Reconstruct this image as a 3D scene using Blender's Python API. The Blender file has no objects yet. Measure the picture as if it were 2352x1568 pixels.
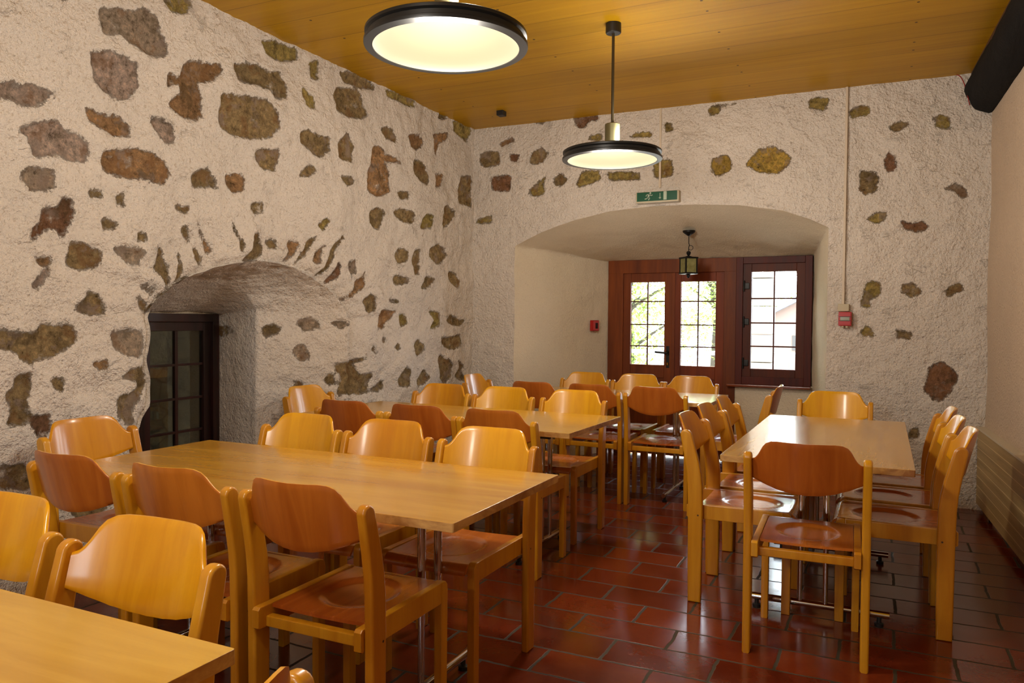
import bpy, bmesh, math, random
import numpy as np
from mathutils import Vector, Matrix, noise
PI = math.pi
SC = bpy.context.scene
COL = SC.collection
random.seed(7)

LAMP_GLASS, LAMP_DOWN, LAMP_UP, WORLD, SUN, EXPOSURE = 0.36, 57.0, 23.0, 18.0, 55.0, -0.32
LAMP_COL = (1.0, 0.91, 0.79)

# ------------------------------------------------------------------ helpers
def R(d): return math.radians(d)

def link(o, parent=None):
    COL.objects.link(o)
    if parent is not None: o.parent = parent
    return o

def finish(bm, angle=38, smooth=True):
    bmesh.ops.remove_doubles(bm, verts=bm.verts, dist=1e-6)
    bmesh.ops.recalc_face_normals(bm, faces=bm.faces)
    me = bpy.data.meshes.new('m')
    bm.to_mesh(me); bm.free()
    if smooth:
        for p in me.polygons: p.use_smooth = True
        me.set_sharp_from_angle(angle=R(angle))
    return me

def obj(name, bm, mats, parent=None, angle=38, smooth=True, loc=None):
    me = bm if isinstance(bm, bpy.types.Mesh) else finish(bm, angle, smooth)
    me.name = name
    if not isinstance(mats, (list, tuple)): mats = [mats]
    for m in mats: me.materials.append(m)
    o = bpy.data.objects.new(name, me)
    if loc is not None: o.location = loc
    if smooth and angle < 100 and len(me.polygons) < 6000:
        wn = o.modifiers.new('weighted_normals', 'WEIGHTED_NORMAL'); wn.keep_sharp = True; wn.weight = 60
    return link(o, parent)

def tag(o, label, cat, group=None, kind=None):
    o['label'] = label; o['category'] = cat
    if group: o['group'] = group
    if kind: o['kind'] = kind
    return o

def thing(name, label, cat, loc=(0, 0, 0), rz=0.0, group=None):
    o = bpy.data.objects.new(name, None)
    o.empty_display_size = 0.1
    o.location = loc; o.rotation_euler = (0, 0, rz)
    link(o)
    return tag(o, label, cat, group)

def struct(name, bm, mats, parent=None, **k):
    o = obj(name, bm, mats, parent, **k)
    if parent is None: o['kind'] = 'structure'
    return o

def copy_tree(o, parent=None):
    c = o.copy(); COL.objects.link(c)
    if parent is not None: c.parent = parent
    for ch in list(o.children): copy_tree(ch, c)
    return c

def box(bm, x0, x1, y0, y1, z0, z1, bev=0.0, seg=2, mi=0):
    n = bmesh.new()
    vs = [n.verts.new((x, y, z)) for z in (z0, z1) for y in (y0, y1) for x in (x0, x1)]
    for f in ((0, 2, 3, 1), (4, 5, 7, 6), (0, 1, 5, 4), (2, 6, 7, 3), (0, 4, 6, 2), (1, 3, 7, 5)):
        n.faces.new([vs[i] for i in f])
    if bev > 0:
        bmesh.ops.bevel(n, geom=n.edges[:], offset=bev, segments=seg, profile=0.5, affect='EDGES')
    join(bm, n, mi)

def join(bm, n, mi=0, mat=None):
    n.verts.index_update()
    vm = [bm.verts.new(v.co if mat is None else mat @ v.co) for v in n.verts]
    for f in n.faces:
        try:
            g = bm.faces.new([vm[v.index] for v in f.verts]); g.material_index = mi if mi else f.material_index
        except ValueError: pass
    n.free()

def extrude_profile(pts, t0, t1, axis='x', bev=0.0, seg=3):
    """closed 2-D outline (a,b) extruded along an axis from t0 to t1"""
    n = bmesh.new()
    def P(a, b, t):
        return (t, a, b) if axis == 'x' else ((a, t, b) if axis == 'y' else (a, b, t))
    lo = [n.verts.new(P(a, b, t0)) for a, b in pts]
    hi = [n.verts.new(P(a, b, t1)) for a, b in pts]
    n.faces.new(lo); n.faces.new(hi[::-1])
    k = len(pts)
    for i in range(k): n.faces.new((lo[i], hi[i], hi[(i + 1) % k], lo[(i + 1) % k]))
    bmesh.ops.recalc_face_normals(n, faces=n.faces)
    if bev > 0:
        es = [e for e in n.edges if abs((e.verts[0].co - e.verts[1].co)['xyz'.index(axis)]) < 1e-5]
        bmesh.ops.bevel(n, geom=es, offset=bev, segments=seg, profile=0.5, affect='EDGES')
    return n

def lathe(bm, prof, cx=0, cy=0, n=48, mi=0, cap=False):
    rings = []
    for r, z in prof:
        if r < 1e-6: rings.append([bm.verts.new((cx, cy, z))])
        else: rings.append([bm.verts.new((cx + r * math.cos(2 * PI * i / n), cy + r * math.sin(2 * PI * i / n), z)) for i in range(n)])
    for a, b in zip(rings, rings[1:]):
        for i in range(n):
            j = (i + 1) % n
            if len(a) == 1 and len(b) == 1: continue
            if len(a) == 1: f = bm.faces.new((a[0], b[i], b[j]))
            elif len(b) == 1: f = bm.faces.new((a[i], b[0], a[j]))
            else: f = bm.faces.new((a[i], b[i], b[j], a[j]))
            f.material_index = mi

def tube(bm, pts, r, n=10, mi=0, caps=True):
    pts = [Vector(p) for p in pts]
    rings = []; up = None
    for i, p in enumerate(pts):
        d = (pts[min(i + 1, len(pts) - 1)] - pts[max(i - 1, 0)]).normalized()
        if up is None:
            up = Vector((0, 0, 1)) if abs(d.z) < 0.9 else Vector((1, 0, 0))
        a = d.cross(up).normalized(); b = a.cross(d).normalized(); up = b
        rr = r[i] if isinstance(r, (list, tuple)) else r
        rings.append([bm.verts.new(p + a * rr * math.cos(2 * PI * k / n) + b * rr * math.sin(2 * PI * k / n)) for k in range(n)])
    for u, v in zip(rings, rings[1:]):
        for k in range(n):
            f = bm.faces.new((u[k], u[(k + 1) % n], v[(k + 1) % n], v[k])); f.material_index = mi
    if caps:
        for q in (rings[0][::-1], rings[-1]):
            f = bm.faces.new(q); f.material_index = mi

def grid_faces(bm, V, mi=0, flip=False):
    for i in range(len(V) - 1):
        for j in range(len(V[0]) - 1):
            q = (V[i][j], V[i + 1][j], V[i + 1][j + 1], V[i][j + 1])
            f = bm.faces.new(q[::-1] if flip else q); f.material_index = mi

def srgb(r, g, b):
    f = lambda c: (c / 12.92 if c <= 0.04045 else ((c + 0.055) / 1.055) ** 2.4)
    return (f(r / 255), f(g / 255), f(b / 255), 1)

# ------------------------------------------------------------------ materials
class MT:
    def __init__(s, name):
        s.m = bpy.data.materials.new(name); s.m.use_nodes = True
        s.nt = s.m.node_tree; s.n = s.nt.nodes; s.l = s.nt.links
        s.b = s.n['Principled BSDF']; s.o = s.n['Material Output']
    def node(s, t, **kw):
        x = s.n.new(t)
        for k, v in kw.items(): setattr(x, k, v)
        return x
    def lk(s, a, b): s.l.new(a, b); return s
    def coord(s, scale=(1, 1, 1), rot=(0, 0, 0), src='Object', loc=(0, 0, 0)):
        c = s.node('ShaderNodeTexCoord'); m = s.node('ShaderNodeMapping')
        m.inputs['Scale'].default_value = scale; m.inputs['Rotation'].default_value = rot
        m.inputs['Location'].default_value = loc
        s.lk(c.outputs[src], m.inputs['Vector']); return m.outputs[0]
    def noise(s, vec, scale=5, detail=3, rough=0.5, dist=0.0):
        x = s.node('ShaderNodeTexNoise')
        x.inputs['Scale'].default_value = scale; x.inputs['Detail'].default_value = detail
        x.inputs['Roughness'].default_value = rough; x.inputs['Distortion'].default_value = dist
        s.lk(vec, x.inputs['Vector']); return x.outputs['Fac']
    def math(s, op, a, b=None, c=None, clamp=False):
        x = s.node('ShaderNodeMath', operation=op); x.use_clamp = clamp
        for i, v in enumerate((a, b, c)):
            if v is None: continue
            if isinstance(v, (int, float)): x.inputs[i].default_value = v
            else: s.lk(v, x.inputs[i])
        return x.outputs[0]
    def ramp(s, fac, stops, interp='LINEAR'):
        x = s.node('ShaderNodeValToRGB'); x.color_ramp.interpolation = interp
        e = x.color_ramp.elements
        while len(e) < len(stops): e.new(0.5)
        for i, (p, c) in enumerate(stops):
            e[i].position = p; e[i].color = c if len(c) == 4 else (*c, 1)
        s.lk(fac, x.inputs['Fac']); return x.outputs['Color']
    def mix(s, fac, a, b, mode='MIX'):
        x = s.node('ShaderNodeMix', data_type='RGBA', blend_type=mode)
        for i, v in ((0, fac), (6, a), (7, b)):
            if isinstance(v, (int, float)): x.inputs[i].default_value = v
            elif isinstance(v, tuple): x.inputs[i].default_value = v
            else: s.lk(v, x.inputs[i])
        return x.outputs[2]
    def bump(s, h, strength=0.5, dist=0.01, normal=None):
        x = s.node('ShaderNodeBump')
        x.inputs['Strength'].default_value = strength; x.inputs['Distance'].default_value = dist
        s.lk(h, x.inputs['Height'])
        if normal is not None: s.lk(normal, x.inputs['Normal'])
        return x.outputs[0]
    def set(s, **kw):
        for k, v in kw.items():
            i = s.b.inputs[k.replace('_', ' ')]
            if isinstance(v, (int, float, tuple)): i.default_value = v
            else: s.lk(v, i)
        return s

def plain(name, col, rough=0.5, metal=0.0, **k):
    t = MT(name); t.set(Base_Color=col, Roughness=rough, Metallic=metal)
    for a, b in k.items(): t.set(**{a: b})
    return t.m

def wood(name, c0, c1, scale, rough=0.3, coat=0.0, rnd=0.18, spec=0.5, src='Object', bumpd=0.0006, knots=0.0, band=1.0):
    """stretched-noise timber; scale is larger across the grain than along it"""
    t = MT(name)
    v = t.coord(scale, src=src)
    oi = t.node('ShaderNodeObjectInfo')
    comb = t.node('ShaderNodeCombineXYZ')
    r10 = t.math('MULTIPLY', oi.outputs['Random'], 37.0)
    t.lk(r10, comb.inputs[0]); t.lk(r10, comb.inputs[1]); t.lk(r10, comb.inputs[2])
    add = t.node('ShaderNodeVectorMath', operation='ADD'); t.lk(v, add.inputs[0]); t.lk(comb.outputs[0], add.inputs[1])
    v = add.outputs[0]
    a = t.noise(v, 1.0, 5, 0.6, 0.6)
    b = t.noise(v, 0.22 * band, 1, 0.4, 0.3)
    f = t.math('ADD', t.math('MULTIPLY', a, 0.6), t.math('MULTIPLY', b, 0.4))
    c = t.ramp(f, [(0.36, c0), (0.62, c1)])
    hs = t.node('ShaderNodeHueSaturation')
    t.lk(c, hs.inputs['Color'])
    t.lk(t.math('ADD', 1.0 - rnd / 2, t.math('MULTIPLY', oi.outputs['Random'], rnd)), hs.inputs['Value'])
    t.lk(t.math('ADD', 0.5 - 0.006, t.math('MULTIPLY', oi.outputs['Random'], 0.012)), hs.inputs['Hue'])
    t.set(Base_Color=hs.outputs[0], Roughness=t.math('ADD', rough - 0.06, t.math('MULTIPLY', a, 0.12)), Specular_IOR_Level=spec)
    if coat: t.set(Coat_Weight=coat, Coat_Roughness=0.12)
    t.set(Normal=t.bump(a, 0.4, bumpd))
    return t.m

# ------------------------------------------------------------------ colours
STONECOL = {'G': (182, 164, 144), 'M': (188, 168, 154), 'B': (158, 136, 98), 'O': (172, 136, 98), 'Y': (174, 154, 92),
            'R': (146, 108, 82), 'H': (196, 166, 84)}

def wall_material(name, plaster, grain=1.0, stones=True, bumpd=0.006):
    t = MT(name)
    co = t.coord()
    def sharp(x, lo, hi): return t.math('MULTIPLY', t.math('SUBTRACT', x, lo), 1.0 / (hi - lo), clamp=True)
    g1 = sharp(t.noise(co, 62 * grain, 3, 0.6), 0.33, 0.67)          # grains of the roughcast
    g2 = sharp(t.noise(co, 24 * grain, 5, 0.7), 0.28, 0.72)
    n3 = t.noise(co, 8, 6, 0.68)
    n4 = t.noise(co, 1.7, 3, 0.5)
    pc = t.mix(t.ramp(n4, [(0.3, (0, 0, 0)), (0.7, (1, 1, 1))]), tuple(x * 0.92 if i < 3 else 1 for i, x in enumerate(plaster)), plaster)
    # pits of the roughcast have their small shadows put into the colour
    pit_shade = t.ramp(g1, [(0.02, (0.72, 0.67, 0.61)), (0.22, (1, 1, 1))])
    pc = t.mix(0.8 if stones else 0.4, pc, pit_shade, 'MULTIPLY')
    h = t.math('ADD', t.math('MULTIPLY', g1, 0.55), t.math('MULTIPLY', g2, 0.75))
    if not stones:
        t.set(Base_Color=pc, Roughness=0.95, Specular_IOR_Level=0.15, Normal=t.bump(h, 1.0, bumpd))
        return t.m
    at = t.node('ShaderNodeAttribute', attribute_name='stone')
    ac = t.node('ShaderNodeAttribute', attribute_name='stonecol')
    e1 = t.noise(co, 24, 9, 0.82)
    sd = t.math('ADD', at.outputs['Fac'], t.math('MULTIPLY', t.math('SUBTRACT', e1, 0.5), 0.095))
    fac = t.math('MULTIPLY', t.math('ADD', sd, 0.004), 90.0, clamp=True)
    s1 = t.noise(co, 26, 10, 0.82)
    s2 = t.noise(co, 7.0, 8, 0.72)
    s3 = t.noise(t.coord(loc=(3.3, 1.7, 5.1)), 6.0, 8, 0.72)
    s4 = t.noise(t.coord(loc=(9.3, 4.7, 2.1)), 9.0, 7, 0.72)
    # smears of render left on the stone faces
    fac = t.math('MULTIPLY', fac, t.math('SUBTRACT', 1.0, t.math('MULTIPLY', sharp(s4, 0.60, 0.68), 0.7)))
    sc = t.ramp(s1, [(0.36, (0.28, 0.25, 0.20)), (0.44, (1.05, 1.02, 0.98)), (0.53, (1.5, 1.5, 1.48)), (0.66, (2.4, 2.35, 2.25))])
    st = t.mix(1.0, ac.outputs['Color'], sc, 'MULTIPLY')
    st = t.mix(t.math('MULTIPLY', sharp(s2, 0.53, 0.58), 0.5), st, srgb(166, 118, 72))
    st = t.mix(t.math('MULTIPLY', sharp(s3, 0.54, 0.59), 0.65), st, srgb(192, 170, 154))
    st = t.mix(t.math('MULTIPLY', sharp(s2, 0.46, 0.40), 0.5), st, srgb(104, 88, 58))
    col = t.mix(fac, pc, st)
    # long folds where the render laps over the stones behind it
    fo = t.noise(t.coord((2.2, 2.2, 5.5)), 1.0, 6, 0.62, 0.6)
    fold = t.math('SUBTRACT', 1.0, sharp(t.math('ABSOLUTE', t.math('SUBTRACT', fo, 0.5)), 0.0, 0.016))
    fold = t.math('MULTIPLY', fold, sharp(n3, 0.52, 0.60))
    hp = t.math('ADD', h, t.math('MULTIPLY', n3, 5.0))
    hp = t.math('SUBTRACT', hp, t.math('MULTIPLY', fold, 0.55))
    hs = t.math('SUBTRACT', t.math('ADD', t.math('MULTIPLY', s1, 4.0), t.math('MULTIPLY', n3, 5.0)), 2.6)
    mx = t.node('ShaderNodeMix', data_type='FLOAT')
    t.lk(fac, mx.inputs[0]); t.lk(hp, mx.inputs[2]); t.lk(hs, mx.inputs[3])
    t.set(Base_Color=col, Roughness=0.93, Specular_IOR_Level=0.18, Normal=t.bump(mx.outputs[0], 1.0, bumpd))
    return t.m

PL = srgb(236, 226, 214)
M = {}
M['stonewall'] = wall_material('rough_plaster_with_stones', PL, bumpd=0.0105)
M['plaster'] = wall_material('smooth_roughcast', srgb(228, 210, 182), 1.5, False, 0.010)
M['plaster_niche'] = wall_material('niche_plaster', srgb(246, 232, 206), 1.8, False, 0.006)
M['plaster_right'] = wall_material('tan_roughcast', srgb(220, 198, 174), 1.2, False, 0.009)
M['honey'] = wood('honey_beech', srgb(188, 122, 18), srgb(210, 149, 32), (26, 26, 2.2), 0.32, 0.35, spec=0.5)
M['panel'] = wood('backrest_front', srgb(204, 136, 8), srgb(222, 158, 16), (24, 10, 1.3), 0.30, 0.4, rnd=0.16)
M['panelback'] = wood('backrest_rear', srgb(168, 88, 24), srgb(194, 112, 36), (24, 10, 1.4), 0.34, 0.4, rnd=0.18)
M['seat'] = wood('seat_plywood', srgb(164, 84, 24), srgb(192, 108, 36), (22, 1.6, 4), 0.26, 0.45)
M['table_x'] = wood('table_beech', srgb(184, 132, 32), srgb(207, 158, 52), (1.6, 15, 6), 0.24, 0.5, rnd=0.08, band=2.2)
M['table_y'] = wood('table_beech_crosswise', srgb(186, 138, 70), srgb(206, 160, 88), (15, 1.6, 6), 0.26, 0.35, rnd=0.08, band=2.2)
M['edge'] = wood('table_edge', srgb(140, 88, 36), srgb(214, 170, 100), (14, 14, 26), 0.45, 0.0, rnd=0.1)
M['chrome'] = plain('chrome', (0.62, 0.62, 0.64, 1), 0.08, 1.0)
M['black'] = plain('black_plastic', (0.012, 0.012, 0.013, 1), 0.45)
M['blacksteel'] = plain('black_steel', (0.03, 0.028, 0.027, 1), 0.4, 0.3)
M['screw'] = plain('dark_screw', srgb(70, 40, 16), 0.5)
M['doorwood'] = wood('door_stained_pine', srgb(96, 42, 12), srgb(130, 62, 18), (18, 18, 1.6), 0.5, 0.0, rnd=0.1, spec=0.25)
M['winwood'] = wood('window_dark_oak', srgb(66, 22, 10), srgb(92, 34, 14), (18, 18, 1.6), 0.5, 0.0, rnd=0.1, spec=0.25)
M['darkwood'] = wood('old_window_wood', srgb(26, 10, 8), srgb(52, 18, 14), (18, 18, 1.6), 0.4, 0.2, rnd=0.1)
M['sill'] = wood('sill_wood', srgb(96, 38, 20), srgb(120, 50, 26), (1.6, 18, 18), 0.2, 0.6, rnd=0.05)
M['iron'] = plain('black_iron', (0.015, 0.014, 0.013, 1), 0.42, 0.6)
M['white'] = plain('white_plastic', srgb(206, 190, 168), 0.5)
M['ivory'] = plain('ivory_plastic', srgb(190, 178, 150), 0.5)
M['red'] = plain('red_plastic', srgb(176, 24, 24), 0.35)
M['pinkred'] = plain('red_front', srgb(196, 70, 66), 0.4)
M['green'] = plain('exit_green', srgb(0, 78, 54), 0.35)
M['pict'] = plain('pictogram_white', srgb(176, 190, 170), 0.5)
M['redcable'] = plain('red_cable', srgb(150, 20, 16), 0.5)
M['lampring'] = plain('lamp_ring_graphite', (0.012, 0.013, 0.014, 1), 0.38, 0.2)
M['lampbody'] = plain('lamp_body_bronze', srgb(128, 124, 92), 0.38, 0.7)
M['screwhole'] = plain('nail', srgb(60, 34, 8), 0.7)

def glass(name, tint=(1, 1, 1, 1), amt=0.12):
    t = MT(name)
    t.n.remove(t.b)
    tr = t.node('ShaderNodeBsdfTransparent'); tr.inputs[0].default_value = tint
    gl = t.node('ShaderNodeBsdfGlossy'); gl.inputs['Roughness'].default_value = 0.02
    fr = t.node('ShaderNodeFresnel'); fr.inputs[0].default_value = 1.45
    mx = t.node('ShaderNodeMixShader')
    t.lk(fr.outputs[0], mx.inputs[0]); t.lk(tr.outputs[0], mx.inputs[1]); t.lk(gl.outputs[0], mx.inputs[2])
    t.lk(mx.outputs[0], t.o.inputs[0])
    return t.m
M['glass'] = glass('clear_glass')
M['darkglass'] = glass('old_glass', (0.72, 0.74, 0.70, 1))
def emis(name, col, s, base=(0.8, 0.8, 0.8, 1)):
    t = MT(name); t.set(Base_Color=base, Emission_Color=col, Emission_Strength=s, Roughness=0.5); return t.m

# ------------------------------------------------------------------ room shell
XL, YB, YF, ZC = -3.42, 6.29, -2.6, 3.05
YI = 7.40                                   # plane of the door and window at the back of the niche
def xr(y): return 0.652 + 0.0497 * (6.29 - y)   # the right wall is slightly out of square

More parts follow.
